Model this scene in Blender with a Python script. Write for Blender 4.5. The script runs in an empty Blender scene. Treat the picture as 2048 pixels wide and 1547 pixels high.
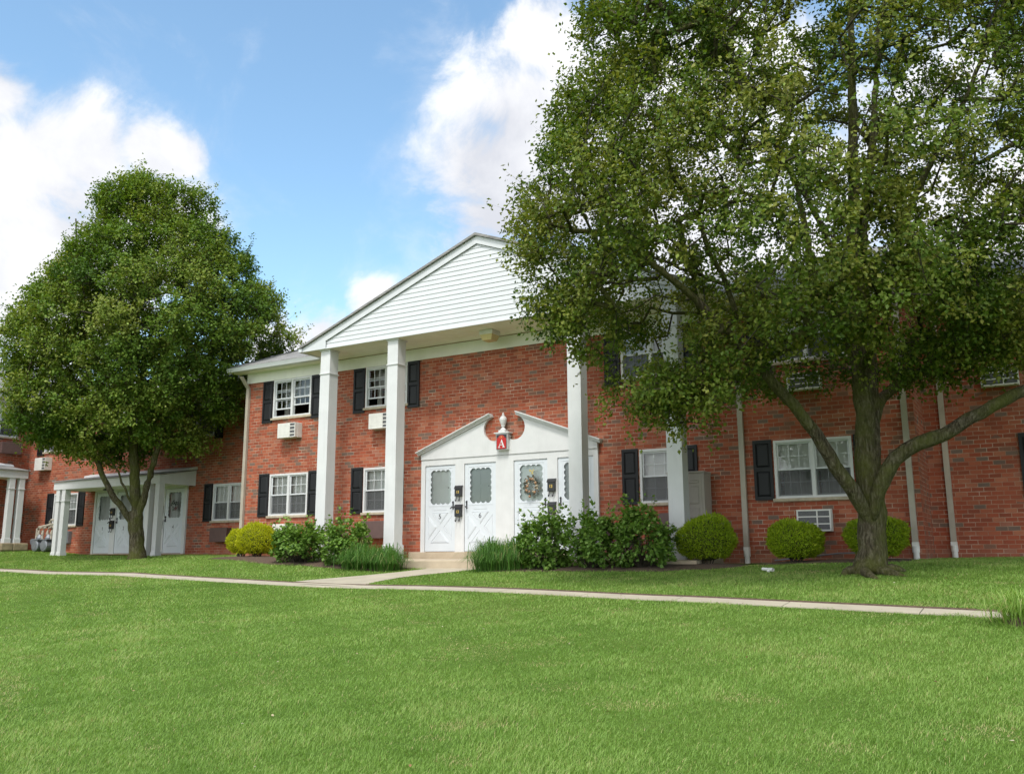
import bpy, math, random
import numpy as np
from mathutils import Vector, Matrix
from mathutils.geometry import tessellate_polygon

scene = bpy.context.scene
COL = scene.collection

# ------------------------------------------------------------------ camera
YAW, PITCH, ROLL = -0.5364, 0.1860, -0.0040
FOCAL_PX = 1764.8
CAM = Vector((12.778, -17.329, -0.045))
fwd = Vector((math.sin(YAW) * math.cos(PITCH), math.cos(YAW) * math.cos(PITCH), math.sin(PITCH)))
rgt0 = Vector((math.cos(YAW), -math.sin(YAW), 0))
up0 = rgt0.cross(fwd)
rgt = rgt0 * math.cos(ROLL) + up0 * math.sin(ROLL)
upv = -rgt0 * math.sin(ROLL) + up0 * math.cos(ROLL)
cd = bpy.data.cameras.new("camera")
cd.sensor_width = 36.0
cd.lens = FOCAL_PX / 2048.0 * 36.0
cd.clip_start, cd.clip_end = 0.1, 3000
cam = bpy.data.objects.new("camera", cd)
COL.objects.link(cam)
m = Matrix((rgt, upv, -fwd)).transposed().to_4x4()
m.translation = CAM
cam.matrix_world = m
scene.camera = cam

# ------------------------------------------------------------------ view / exposure
scene.view_settings.view_transform = 'Standard'
scene.view_settings.look = 'None'
scene.view_settings.exposure = EXPOSURE = 0.98
scene.view_settings.gamma = 1.0

# ------------------------------------------------------------------ sun (behind thin cloud: soft)
SUN = Vector((0.20, -0.52, 0.83)).normalized()
sl = bpy.data.lights.new("sun", 'SUN')
sl.energy = 1.6
sl.angle = math.radians(12)
sl.color = (1.0, 0.965, 0.9)
so = bpy.data.objects.new("sun", sl)
COL.objects.link(so)
so.rotation_euler = SUN.to_track_quat('Z', 'Y').to_euler()

# ------------------------------------------------------------------ sky with clouds (by direction in the world)
world = bpy.data.worlds.new("World")
scene.world = world
world.use_nodes = True
wt = world.node_tree
wt.nodes.clear()
WN, WL = wt.nodes.new, wt.links.new
out = WN('ShaderNodeOutputWorld')
bg = WN('ShaderNodeBackground')
bg.inputs['Strength'].default_value = 0.15
WL(bg.outputs[0], out.inputs[0])
sky = WN('ShaderNodeTexSky')
sky.sky_type = 'NISHITA'
sky.sun_disc = False
sky.sun_elevation = math.asin(SUN.z)
sky.sun_rotation = math.atan2(SUN.x, SUN.y)
sky.air_density = 1.0
sky.dust_density = 1.4
sky.ozone_density = 1.3
tc = WN('ShaderNodeTexCoord')
DIR = tc.outputs['Generated']


def wmath(op, a, b=None, c=None, clamp=False):
    n = WN('ShaderNodeMath')
    n.operation = op
    n.use_clamp = clamp
    for i, v in enumerate((a, b, c)):
        if v is None:
            continue
        if isinstance(v, (int, float)):
            n.inputs[i].default_value = v
        else:
            WL(v, n.inputs[i])
    return n.outputs[0]


# cloud banks: direction x, y, z and angular radius
BANKS = [(-.807, .405, .425, .045), (-.811, .451, .368, .080), (-.777, .49, .388, .064), (-.741, .53, .400, .046),
         (-.724, .553, .402, .030), (-.807, .502, .311, .115), (-.843, .447, .3, .145), (-.755, .55, .335, .068),
         (-.404, .749, .527, .062), (-.434, .768, .466, .095), (-.477, .77, .419, .086), (-.481, .793, .372, .078),
         (-.404, .818, .408, .142), (-.304, .859, .412, .181), (-.245, .918, .311, .181), (-.03, .952, .304, .20),
         (-.665, .706, .243, .045), (-.619, .735, .272, .036), (-.69, .69, .215, .055), (-.212, .841, .49, .085),
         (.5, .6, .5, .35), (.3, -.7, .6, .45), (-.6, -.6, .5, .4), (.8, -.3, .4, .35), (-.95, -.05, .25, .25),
         (-.2, -.2, .95, .30), (.1, -.97, .25, .7), (.15, .5, .83, .25), (-.16, -.70, .69, .75)]  # the two widest, behind the camera, are added for frontal fill
field = None
for x, y, z, r in BANKS:
    v = Vector((x, y, z)).normalized()
    dn = WN('ShaderNodeVectorMath')
    dn.operation = 'DISTANCE'
    WL(DIR, dn.inputs[0])
    dn.inputs[1].default_value = v
    b = wmath('MULTIPLY_ADD', dn.outputs['Value'], -1.0 / r, 1.0)
    field = b if field is None else wmath('SMOOTH_MAX', field, b, 0.15)
field = wmath('MAXIMUM', field, -1.2)


def wnoise(scale, detail, rough, dist=0.0, lac=2.1):
    n = WN('ShaderNodeTexNoise')
    n.inputs['Scale'].default_value = scale
    n.inputs['Detail'].default_value = detail
    n.inputs['Roughness'].default_value = rough
    n.inputs['Distortion'].default_value = dist
    n.inputs['Lacunarity'].default_value = lac
    WL(DIR, n.inputs['Vector'])
    return n.outputs['Fac']


n1 = wnoise(9.0, 9, 0.60, 0.35)
n2 = wnoise(4.0, 6, 0.55, 0.2)
f2 = wmath('ADD', field, wmath('MULTIPLY_ADD', n1, 2.3, -1.15))
mr = WN('ShaderNodeMapRange')
mr.interpolation_type = 'SMOOTHSTEP'
WL(f2, mr.inputs['Value'])
mr.inputs['From Min'].default_value = -0.18
mr.inputs['From Max'].default_value = 0.52
mask = mr.outputs['Result']
wisp = WN('ShaderNodeMapRange')
wisp.interpolation_type = 'SMOOTHSTEP'
WL(wmath('ADD', wmath('MULTIPLY', field, 0.25), wmath('MULTIPLY', n1, 1.0)), wisp.inputs['Value'])
wisp.inputs['From Min'].default_value = 0.36
wisp.inputs['From Max'].default_value = 0.75
wispm = wmath('MULTIPLY', wisp.outputs['Result'], 0.35)
mask = wmath('MAXIMUM', mask, wispm)
# cloud body: bright tops, pale lilac grey hollows
cr = WN('ShaderNodeMapRange')
WL(wmath('ADD', wmath('MULTIPLY', n2, 0.7), wmath('MULTIPLY', n1, 0.5)), cr.inputs['Value'])
cr.inputs['From Min'].default_value = 0.42
cr.inputs['From Max'].default_value = 0.68
cmix = WN('ShaderNodeMix')
cmix.data_type = 'RGBA'
WL(cr.outputs['Result'], cmix.inputs['Factor'])
cmix.inputs['A'].default_value = (2.60, 2.68, 2.92, 1)
cmix.inputs['B'].default_value = (3.80, 3.82, 3.90, 1)
smix = WN('ShaderNodeMix')
smix.data_type = 'RGBA'
WL(mask, smix.inputs['Factor'])
tint = WN('ShaderNodeMix')
tint.data_type = 'RGBA'
tint.blend_type = 'MULTIPLY'
tint.inputs['Factor'].default_value = 1.0
WL(sky.outputs[0], tint.inputs['A'])
tint.inputs['B'].default_value = SKYTINT = (0.90, 1.02, 0.96, 1)
WL(tint.outputs['Result'], smix.inputs['A'])
# added fill: unseen clouds low behind the camera brightened to light the facade
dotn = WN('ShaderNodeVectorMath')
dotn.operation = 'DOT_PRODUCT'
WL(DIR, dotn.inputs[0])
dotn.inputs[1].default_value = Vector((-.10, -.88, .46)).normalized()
fill_gain = wmath('MULTIPLY_ADD', wmath('POWER', wmath('MAXIMUM', dotn.outputs['Value'], 0.0), 1.5), 1.15, 1.0)
cfill = WN('ShaderNodeVectorMath')
cfill.operation = 'SCALE'
WL(cmix.outputs['Result'], cfill.inputs[0])
WL(fill_gain, cfill.inputs['Scale'])
WL(cfill.outputs[0], smix.inputs['B'])
WL(smix.outputs['Result'], bg.inputs['Color'])
world.cycles.sampling_method = 'MANUAL'
world.cycles.sample_map_resolution = 1024

# ------------------------------------------------------------------ helpers
rng = np.random.default_rng(7)
random.seed(7)


class MB:
    def __init__(s):
        s.v, s.f, s.m = [], [], []

    def poly(s, pts, mi=0):
        b = len(s.v)
        s.v += [tuple(p) for p in pts]
        s.f.append(tuple(range(b, b + len(pts))))
        s.m.append(mi)
        return s

    def box(s, x0, x1, y0, y1, z0, z1, mi=0):
        b = len(s.v)
        s.v += [(x0, y0, z0), (x1, y0, z0), (x1, y1, z0), (x0, y1, z0), (x0, y0, z1), (x1, y0, z1), (x1, y1, z1), (x0, y1, z1)]
        for q in ((0, 3, 2, 1), (4, 5, 6, 7), (0, 1, 5, 4), (1, 2, 6, 5), (2, 3, 7, 6), (3, 0, 4, 7)):
            s.f.append(tuple(b + i for i in q))
            s.m.append(mi)
        return s

    def prism_y(s, poly, y0, y1, mi=0, holes=()):
        """poly of (x, z), extruded from y0 (front) to y1"""
        loops = [list(poly)] + [list(h) for h in holes]
        flat = [p for l in loops for p in l]
        tris = tessellate_polygon([[Vector((p[0], p[1], 0)) for p in l] for l in loops])
        b = len(s.v)
        n = len(flat)
        s.v += [(p[0], y0, p[1]) for p in flat] + [(p[0], y1, p[1]) for p in flat]
        for t in tris:
            a, c, d = (flat[i] for i in t)
            ccw = (c[0] - a[0]) * (d[1] - a[1]) - (c[1] - a[1]) * (d[0] - a[0]) > 0
            t = tuple(t) if ccw else tuple(reversed(t))
            s.f.append(tuple(b + i for i in t)); s.m.append(mi)
            s.f.append(tuple(b + n + i for i in reversed(t))); s.m.append(mi)
        k = 0
        for l in loops:
            L = len(l)
            for i in range(L):
                j = (i + 1) % L
                s.f.append((b + k + i, b + k + j, b + n + k + j, b + n + k + i)); s.m.append(mi)
            k += L
        return s

    def prism_x(s, poly, x0, x1, mi=0):
        """poly of (y, z), extruded along x"""
        b = len(s.v); n = len(poly)
        s.v += [(x0, p[0], p[1]) for p in poly] + [(x1, p[0], p[1]) for p in poly]
        s.f.append(tuple(b + i for i in range(n))); s.f.append(tuple(b + n + i for i in reversed(range(n)))); s.m += [mi, mi]
        for i in range(n):
            j = (i + 1) % n
            s.f.append((b + i, b + n + i, b + n + j, b + j)); s.m.append(mi)
        return s

    def tube(s, path, rad, n=8, mi=0, cap=True):
        path = [Vector(p) for p in path]
        if isinstance(rad, (int, float)):
            rad = [rad] * len(path)
        b = len(s.v)
        ref = Vector((0.31, 0.17, 0.93))
        for i, p in enumerate(path):
            d = (path[min(i + 1, len(path) - 1)] - path[max(i - 1, 0)]).normalized()
            u = d.cross(ref)
            if u.length < 1e-3:
                u = d.cross(Vector((1, 0, 0)))
            u.normalize(); w = d.cross(u)
            for k in range(n):
                a = 2 * math.pi * k / n
                s.v.append(tuple(p + (u * math.cos(a) + w * math.sin(a)) * rad[i]))
        for i in range(len(path) - 1):
            for k in range(n):
                k2 = (k + 1) % n
                s.f.append((b + i * n + k, b + i * n + k2, b + (i + 1) * n + k2, b + (i + 1) * n + k)); s.m.append(mi)
        if cap:
            s.f.append(tuple(b + k for k in reversed(range(n)))); s.m.append(mi)
            s.f.append(tuple(b + (len(path) - 1) * n + k for k in range(n))); s.m.append(mi)
        return s

    def lathe(s, prof, cx, cy, n=16, mi=0):
        """prof: (radius, z)"""
        b = len(s.v)
        for r, z in prof:
            for k in range(n):
                a = 2 * math.pi * k / n
                s.v.append((cx + r * math.cos(a), cy + r * math.sin(a), z))
        for i in range(len(prof) - 1):
            for k in range(n):
                k2 = (k + 1) % n
                s.f.append((b + i * n + k, b + i * n + k2, b + (i + 1) * n + k2, b + (i + 1) * n + k)); s.m.append(mi)
        s.f.append(tuple(b + k for k in reversed(range(n)))); s.m.append(mi)
        s.f.append(tuple(b + (len(prof) - 1) * n + k for k in range(n))); s.m.append(mi)
        return s

    def build(s, name, mats, parent=None, smooth=False, bevel=0.0):
        me = bpy.data.meshes.new(name)
        me.from_pydata(s.v, [], s.f)
        if not isinstance(mats, (list, tuple)):
            mats = [mats]
        for mt in mats:
            me.materials.append(mt)
        if len(mats) > 1:
            me.polygons.foreach_set('material_index', s.m)
        if smooth:
            me.polygons.foreach_set('use_smooth', [True] * len(s.f))
        me.update()
        o = bpy.data.objects.new(name, me)
        COL.objects.link(o)
        o.parent = parent
        if bevel:
            bv = o.modifiers.new('bevel', 'BEVEL')
            bv.width = bevel; bv.segments = 2; bv.limit_method = 'ANGLE'
        return o


def np_mesh(name, verts, loops_per_face, idx, mats, attrs=None, parent=None, smooth=False):
    me = bpy.data.meshes.new(name)
    nv = len(verts); idx = np.asarray(idx, np.int32); lp = np.asarray(loops_per_face, np.int32)
    me.vertices.add(nv); me.loops.add(len(idx)); me.polygons.add(len(lp))
    me.vertices.foreach_set('co', np.asarray(verts, np.float32).ravel())
    me.loops.foreach_set('vertex_index', idx)
    st = np.zeros(len(lp), np.int32); st[1:] = np.cumsum(lp)[:-1]
    me.polygons.foreach_set('loop_start', st)
    if smooth:
        me.polygons.foreach_set('use_smooth', np.ones(len(lp), bool))
    for k, a in (attrs or {}).items():
        at = me.attributes.new(k, 'FLOAT', 'POINT')
        at.data.foreach_set('value', np.asarray(a, np.float32))
    me.update(calc_edges=True)
    me.validate()
    for mt in (mats if isinstance(mats, (list, tuple)) else [mats]):
        me.materials.append(mt)
    o = bpy.data.objects.new(name, me)
    COL.objects.link(o)
    o.parent = parent
    return o


def tag(o, label, cat, group=None, kind=None):
    o['label'] = label; o['category'] = cat
    if group: o['group'] = group
    if kind: o['kind'] = kind
    return o


def thing(name, label, cat, loc=(0, 0, 0), rz=0.0, group=None):
    o = bpy.data.objects.new(name, None)
    COL.objects.link(o)
    o.location = loc; o.rotation_euler = (0, 0, rz)
    o.empty_display_size = 0.2
    return tag(o, label, cat, group)


# ------------------------------------------------------------------ materials
def mat(name):
    mt = bpy.data.materials.new(name)
    mt.use_nodes = True
    nt = mt.node_tree
    return mt, nt, nt.nodes['Principled BSDF']


def N(nt, t, **kw):
    n = nt.nodes.new(t)
    for k, v in kw.items():
        setattr(n, k, v)
    return n


def MT(nt, op, a, b=None, c=None, clamp=False):
    n = nt.nodes.new('ShaderNodeMath'); n.operation = op; n.use_clamp = clamp
    for i, v in enumerate((a, b, c)):
        if v is None: continue
        if isinstance(v, (int, float)): n.inputs[i].default_value = v
        else: nt.links.new(v, n.inputs[i])
    return n.outputs[0]


def ramp(nt, fac, stops, interp='LINEAR'):
    r = nt.nodes.new('ShaderNodeValToRGB'); r.color_ramp.interpolation = interp
    e = r.color_ramp.elements
    while len(e) < len(stops): e.new(0.5)
    for el, (p, c) in zip(e, stops):
        el.position = p; el.color = (*c, 1)
    nt.links.new(fac, r.inputs[0])
    return r.outputs[0]


def mixc(nt, f, a, b, blend='MIX'):
    n = nt.nodes.new('ShaderNodeMix'); n.data_type = 'RGBA'; n.blend_type = blend
    for s, v in (('Factor', f), ('A', a), ('B', b)):
        if isinstance(v, (int, float)): n.inputs[s].default_value = v
        elif isinstance(v, tuple): n.inputs[s].default_value = (*v[:3], 1)
        else: nt.links.new(v, n.inputs[s])
    return n.outputs['Result']


def noise(nt, scale, detail=4, rough=0.55, vec=None, dist=0.0):
    n = nt.nodes.new('ShaderNodeTexNoise')
    n.inputs['Scale'].default_value = scale; n.inputs['Detail'].default_value = detail
    n.inputs['Roughness'].default_value = rough; n.inputs['Distortion'].default_value = dist
    if vec is None:
        t = nt.nodes.new('ShaderNodeTexCoord'); vec = t.outputs['Object']
    nt.links.new(vec, n.inputs['Vector'])
    return n.outputs['Fac']


def bump(nt, bsdf, h, strength=0.5, dist=0.01):
    b = nt.nodes.new('ShaderNodeBump'); b.inputs['Strength'].default_value = strength; b.inputs['Distance'].default_value = dist
    nt.links.new(h, b.inputs['Height']); nt.links.new(b.outputs[0], bsdf.inputs['Normal'])


def scaled(nt, sx, sy, sz):
    t = nt.nodes.new('ShaderNodeTexCoord'); mp = nt.nodes.new('ShaderNodeMapping')
    mp.inputs['Scale'].default_value = (sx, sy, sz)
    nt.links.new(t.outputs['Object'], mp.inputs['Vector'])
    return mp.outputs[0]


def simple(name, col, rough=0.6, var=0.12, scale=6.0, bstr=0.0, metal=0.0, spec=0.5, streak=0.0):
    mt, nt, b = mat(name)
    f = noise(nt, scale, 5, 0.6)
    lo = tuple(c * (1 - var) for c in col); hi = tuple(min(1, c * (1 + var)) for c in col)
    c = ramp(nt, f, [(0.3, lo), (0.7, hi)])
    if streak:
        g = noise(nt, 1.0, 5, 0.65, scaled(nt, 9, 9, 0.8))
        c = mixc(nt, MT(nt, 'MULTIPLY', ramp(nt, g, [(0.5, (0, 0, 0)), (0.8, (1, 1, 1))]), streak), c, tuple(k * 0.62 for k in col))
    nt.links.new(c, b.inputs['Base Color'])
    b.inputs['Roughness'].default_value = rough
    b.inputs['Metallic'].default_value = metal
    b.inputs['Specular IOR Level'].default_value = spec
    if bstr:
        bump(nt, b, noise(nt, scale * 12, 4, 0.6), bstr, 0.004)
    return mt


def brick_material():
    mt, nt, b = mat('red_brick')
    t = N(nt, 'ShaderNodeTexCoord')
    sp = N(nt, 'ShaderNodeSeparateXYZ'); nt.links.new(t.outputs['Object'], sp.inputs[0])
    sn = N(nt, 'ShaderNodeSeparateXYZ'); nt.links.new(t.outputs['Normal'], sn.inputs[0])
    ax = MT(nt, 'GREATER_THAN', MT(nt, 'ABSOLUTE', sn.outputs['X']), 0.7)
    u = MT(nt, 'ADD', MT(nt, 'MULTIPLY', sp.outputs['Y'], ax), MT(nt, 'MULTIPLY', sp.outputs['X'], MT(nt, 'SUBTRACT', 1.0, ax)))
    jit = noise(nt, 14, 3, 0.6)
    u = MT(nt, 'ADD', u, MT(nt, 'MULTIPLY_ADD', jit, 0.012, -0.006))
    v = MT(nt, 'ADD', sp.outputs['Z'], MT(nt, 'MULTIPLY_ADD', noise(nt, 9, 3, 0.6), 0.010, -0.005))
    rowf = MT(nt, 'DIVIDE', v, 0.0815)
    row = MT(nt, 'FLOOR', rowf)
    fz = MT(nt, 'FRACT', rowf)
    wr = N(nt, 'ShaderNodeTexWhiteNoise', noise_dimensions='1D'); nt.links.new(row, wr.inputs['W'])
    uf = MT(nt, 'ADD', MT(nt, 'DIVIDE', u, 0.2035), MT(nt, 'ADD', MT(nt, 'MULTIPLY', MT(nt, 'MODULO', MT(nt, 'ADD', row, 1000.0), 2.0), 0.5), MT(nt, 'MULTIPLY', wr.outputs['Value'], 0.16)))
    col = MT(nt, 'FLOOR', uf)
    fx = MT(nt, 'FRACT', uf)
    wn = N(nt, 'ShaderNodeTexWhiteNoise', noise_dimensions='3D')
    cb = N(nt, 'ShaderNodeCombineXYZ'); nt.links.new(col, cb.inputs[0]); nt.links.new(row, cb.inputs[1]); nt.links.new(ax, cb.inputs[2])
    nt.links.new(cb.outputs[0], wn.inputs['Vector'])
    bc = ramp(nt, wn.outputs['Value'], [(0.0, (.165, .115, .09)), (0.045, (.215, .105, .07)), (0.095, (.255, .064, .034)), (0.24, (.310, .072, .037)),
                                        (0.48, (.340, .083, .042)), (0.70, (.372, .104, .054)), (0.88, (.40, .138, .077)), (0.965, (.34, .13, .085))], 'CONSTANT')
    # dark headers come in drifts
    big = noise(nt, 0.9, 3, 0.6)
    wn2 = N(nt, 'ShaderNodeTexWhiteNoise', noise_dimensions='3D')
    cb2 = N(nt, 'ShaderNodeCombineXYZ'); nt.links.new(col, cb2.inputs[1]); nt.links.new(row, cb2.inputs[0]); cb2.inputs[2].default_value = 7.3
    nt.links.new(cb2.outputs[0], wn2.inputs['Vector'])
    dk = MT(nt, 'GREATER_THAN', MT(nt, 'ADD', wn2.outputs['Value'], MT(nt, 'MULTIPLY_ADD', big, 1.3, -0.65)), 0.985)
    bc = mixc(nt, MT(nt, 'MULTIPLY', dk, 0.75), bc, (.15, .10, .078))
    fine = noise(nt, 60, 4, 0.65)
    bc = mixc(nt, 0.35, bc, mixc(nt, fine, (.12, .12, .12), (1, 1, 1)), 'SOFT_LIGHT')
    # weathering: soft large mottling
    mot = noise(nt, 1.3, 5, 0.62)
    bc = mixc(nt, MT(nt, 'MULTIPLY', ramp(nt, mot, [(0.42, (0, 0, 0)), (0.75, (1, 1, 1))]), 0.40), bc, (.215, .095, .062))
    # washed, dusty courses near the ground
    run = noise(nt, 1.0, 5, 0.6, scaled(nt, 2.6, 2.6, 0.30))
    bc = mixc(nt, MT(nt, 'MULTIPLY', ramp(nt, run, [(0.52, (0, 0, 0)), (0.72, (1, 1, 1))]), 0.42), bc, (.17, .065, .042))
    low = MT(nt, 'SUBTRACT', 0.42, MT(nt, 'ADD', sp.outputs['Z'], MT(nt, 'MULTIPLY', mot, 0.7)))
    lowm = MT(nt, 'MULTIPLY', MT(nt, 'MULTIPLY', low, 2.6, clamp=True), 0.55)
    bc = mixc(nt, lowm, bc, (.30, .165, .115))
    mw = 0.026; mh = 0.070
    ex = MT(nt, 'MINIMUM', MT(nt, 'DIVIDE', MT(nt, 'MINIMUM', fx, MT(nt, 'SUBTRACT', 1.0, fx)), mw),
            MT(nt, 'DIVIDE', MT(nt, 'MINIMUM', fz, MT(nt, 'SUBTRACT', 1.0, fz)), mh))
    ss = N(nt, 'ShaderNodeMapRange', interpolation_type='SMOOTHSTEP'); nt.links.new(ex, ss.inputs['Value'])
    ss.inputs['From Min'].default_value = 0.75; ss.inputs['From Max'].default_value = 1.25
    mm = noise(nt, 2.3, 4, 0.6)
    mort = ramp(nt, mm, [(0.3, (.28, .135, .092)), (0.52, (.38, .235, .165)), (0.68, (.55, .45, .36))])
    c = mixc(nt, ss.outputs['Result'], mort, bc)
    nt.links.new(c, b.inputs['Base Color'])
    b.inputs['Roughness'].default_value = 0.85
    b.inputs['Specular IOR Level'].default_value = 0.25
    bump(nt, b, MT(nt, 'ADD', ss.outputs['Result'], MT(nt, 'MULTIPLY', fine, 0.25)), 0.6, 0.006)
    return mt


M = {}
M['brick'] = brick_material()
M['white'] = simple('white_paint', (.605, .61, .61), 0.55, 0.05, 3.0, 0.06, streak=0.16)
M['column'] = simple('column_paint', (.605, .61, .61), 0.6, 0.05, 2.2, 0.12, streak=0.20)
M['vinyl'] = simple('white_vinyl', (.59, .605, .62), 0.45, 0.03, 4.0)
M['soffit'] = simple('soffit_cream', (.86, .83, .72), 0.6, 0.05, 3.0)
M['frieze'] = simple('frieze_board', (.74, .74, .67), 0.6, 0.06, 2.0, streak=0.12)
M['door'] = simple('door_paint', (.585, .62, .655), 0.4, 0.03, 3.0)
M['shutter'] = simple('charcoal_vinyl', (.012, .013, .015), 0.55, 0.15, 30.0, 0.06, spec=.35)
M['black'] = simple('black_metal', (.018, .018, .020), 0.4, 0.2, 20.0)
M['beige'] = simple('beige_metal', (.40, .355, .29), 0.5, 0.08, 5.0, streak=0.15)
M['pvc'] = simple('white_pipe', (.74, .73, .69), 0.45, 0.08, 6.0, streak=0.25)
M['sill'] = simple('stone_sill', (.40, .34, .25), 0.8, 0.2, 12.0, 0.2)
M['concrete'] = simple('concrete', (.42, .345, .25), 0.85, 0.14, 2.6, 0.25, streak=0.0)
M['walk'] = simple('walk_concrete', (.40, .355, .27), 0.85, 0.12, 1.8, 0.25)
M['stone'] = simple('rough_stone', (.30, .24, .15), 0.9, 0.3, 5.0, 0.5)
M['acwhite'] = simple('appliance_white', (.66, .65, .61), 0.5, 0.06, 8.0, streak=0.2)
M['acgrey'] = simple('appliance_grille', (.10, .10, .105), 0.5, 0.25, 40.0)
M['brown'] = simple('brown_panel', (.105, .062, .055), 0.55, 0.1, 10.0)
M['cabinet'] = simple('taupe_resin', (.40, .36, .325), 0.55, 0.06, 4.0)
M['curtain'] = simple('curtain_cloth', (.78, .77, .75), 0.9, 0.08, 3.0)
M['drape'] = simple('drape_cloth', (.40, .38, .35), 0.9, 0.1, 3.0)
M['innerdoor'] = simple('inner_door', (.84, .85, .83), 0.5, 0.05, 3.0)
M['innerdark'] = simple('inner_door_grey', (.40, .41, .40), 0.5, 0.05, 3.0)
M['room'] = simple('room_dark', (.05, .045, .04), 0.9, 0.2, 2.0)
M['brass'] = simple('brass', (.75, .50, .12), 0.35, 0.1, 20.0, metal=0.7)
M['steel'] = simple('grey_steel', (.22, .235, .26), 0.45, 0.15, 9.0, metal=0.3)
M['lens'] = simple('amber_lens', (.62, .50, .25), 0.35, 0.06, 6.0)
M['red'] = simple('sign_red', (.42, .014, .014), 0.7, 0.05, 9.0)
M['orange'] = simple('sign_orange', (.60, .20, .06), 0.5, 0.05, 9.0)
M['ribbon'] = simple('gold_ribbon', (.50, .38, .08), 0.5, 0.1, 20.0)


def shingle():
    mt, nt, b = mat('roof_shingle')
    t = N(nt, 'ShaderNodeTexCoord'); sp = N(nt, 'ShaderNodeSeparateXYZ'); nt.links.new(t.outputs['Object'], sp.inputs[0])
    r = MT(nt, 'DIVIDE', sp.outputs['Z'], 0.055)
    row = MT(nt, 'FLOOR', r)
    wn = N(nt, 'ShaderNodeTexWhiteNoise', noise_dimensions='3D')
    cb = N(nt, 'ShaderNodeCombineXYZ')
    nt.links.new(MT(nt, 'FLOOR', MT(nt, 'ADD', MT(nt, 'DIVIDE', sp.outputs['X'], 0.3), MT(nt, 'MULTIPLY', row, 0.37))), cb.inputs[0])
    nt.links.new(MT(nt, 'FLOOR', MT(nt, 'DIVIDE', sp.outputs['Y'], 0.8)), cb.inputs[1]); nt.links.new(row, cb.inputs[2])
    nt.links.new(cb.outputs[0], wn.inputs['Vector'])
    c = ramp(nt, wn.outputs['Value'], [(0, (.19, .187, .18)), (0.5, (.24, .235, .225)), (1, (.29, .28, .27))])
    c = mixc(nt, MT(nt, 'LESS_THAN', MT(nt, 'FRACT', r), 0.12), c, (.12, .12, .12))
    nt.links.new(c, b.inputs['Base Color']); b.inputs['Roughness'].default_value = 0.95
    return mt


M['shingle'] = shingle()


def glass():
    mt, nt, b = mat('window_glass')
    nt.nodes.remove(b)
    o = nt.nodes['Material Output']
    tr = N(nt, 'ShaderNodeBsdfTransparent'); tr.inputs[0].default_value = (.86, .89, .88, 1)
    gl = N(nt, 'ShaderNodeBsdfGlossy'); gl.inputs['Roughness'].default_value = 0.01
    fr = N(nt, 'ShaderNodeFresnel'); fr.inputs['IOR'].default_value = 1.52
    wav = noise(nt, 2.2, 2, 0.5)
    bp = N(nt, 'ShaderNodeBump'); bp.inputs['Strength'].default_value = 0.05; bp.inputs['Distance'].default_value = 0.02
    nt.links.new(wav, bp.inputs['Height']); nt.links.new(bp.outputs[0], gl.inputs['Normal'])
    mx = N(nt, 'ShaderNodeMixShader')
    nt.links.new(MT(nt, 'MULTIPLY_ADD', fr.outputs[0], 1.3, 0.02, clamp=True), mx.inputs[0])
    nt.links.new(tr.outputs[0], mx.inputs[1]); nt.links.new(gl.outputs[0], mx.inputs[2])
    nt.links.new(mx.outputs[0], o.inputs[0])
    return mt


M['glass'] = glass()


def screen():
    mt, nt, b = mat('insect_screen')
    o = nt.nodes['Material Output']
    b.inputs['Base Color'].default_value = (.06, .062, .066, 1); b.inputs['Roughness'].default_value = 0.7
    tr = N(nt, 'ShaderNodeBsdfTransparent')
    mx = N(nt, 'ShaderNodeMixShader'); mx.inputs[0].default_value = 0.58
    nt.links.new(tr.outputs[0], mx.inputs[1]); nt.links.new(b.outputs[0], mx.inputs[2]); nt.links.new(mx.outputs[0], o.inputs[0])
    return mt


M['screen'] = screen()


def leaf_mat(name, stops, trans=0.35, rough=0.42, tcol=None, spec=0.4):
    """colour by the leaf's own 'tone' (0-1), each leaf a little different"""
    mt, nt, b = mat(name)
    o = nt.nodes['Material Output']
    at = N(nt, 'ShaderNodeAttribute', attribute_name='tone')
    c = ramp(nt, at.outputs['Fac'], stops)
    nt.links.new(c, b.inputs['Base Color']); b.inputs['Roughness'].default_value = rough
    b.inputs['Specular IOR Level'].default_value = spec
    tl = N(nt, 'ShaderNodeBsdfTranslucent')
    nt.links.new(mixc(nt, 1.0, c, tcol or (1.25, 1.25, 0.55), 'MULTIPLY'), tl.inputs[0])
    mx = N(nt, 'ShaderNodeMixShader'); mx.inputs[0].default_value = trans
    nt.links.new(b.outputs[0], mx.inputs[1]); nt.links.new(tl.outputs[0], mx.inputs[2]); nt.links.new(mx.outputs[0], o.inputs[0])
    return mt


M['leaf'] = leaf_mat('pear_leaf', [(0, (.055, .105, .012)), (.3, (.115, .185, .024)), (.55, (.19, .225, .036)), (.78, (.25, .25, .05)), (.9, (.29, .37, .07)), (1, (.40, .52, .13))], 0.38, 0.5, spec=.25)
M['leafL'] = leaf_mat('tree_leaf', [(0, (.065, .13, .015)), (.35, (.145, .24, .031)), (.62, (.22, .27, .046)), (.82, (.28, .31, .065)), (1, (.38, .50, .12))], 0.38, 0.5, spec=.25)
M['bushleaf'] = leaf_mat('shrub_leaf', [(0, (.075, .155, .024)), (.5, (.15, .27, .045)), (.8, (.25, .37, .075)), (1, (.36, .43, .15))], 0.35, .5, spec=.3)
M['golden'] = leaf_mat('golden_foliage', [(0, (.18, .22, .006)), (.4, (.38, .42, .008)), (.75, (.52, .54, .012)), (1, (.62, .60, .02))], 0.42, 0.6)
M['green_globe'] = leaf_mat('green_globe_foliage', [(0, (.10, .17, .006)), (.4, (.22, .33, .010)), (.75, (.32, .43, .014)), (1, (.44, .52, .03))], 0.42, 0.6)
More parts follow.
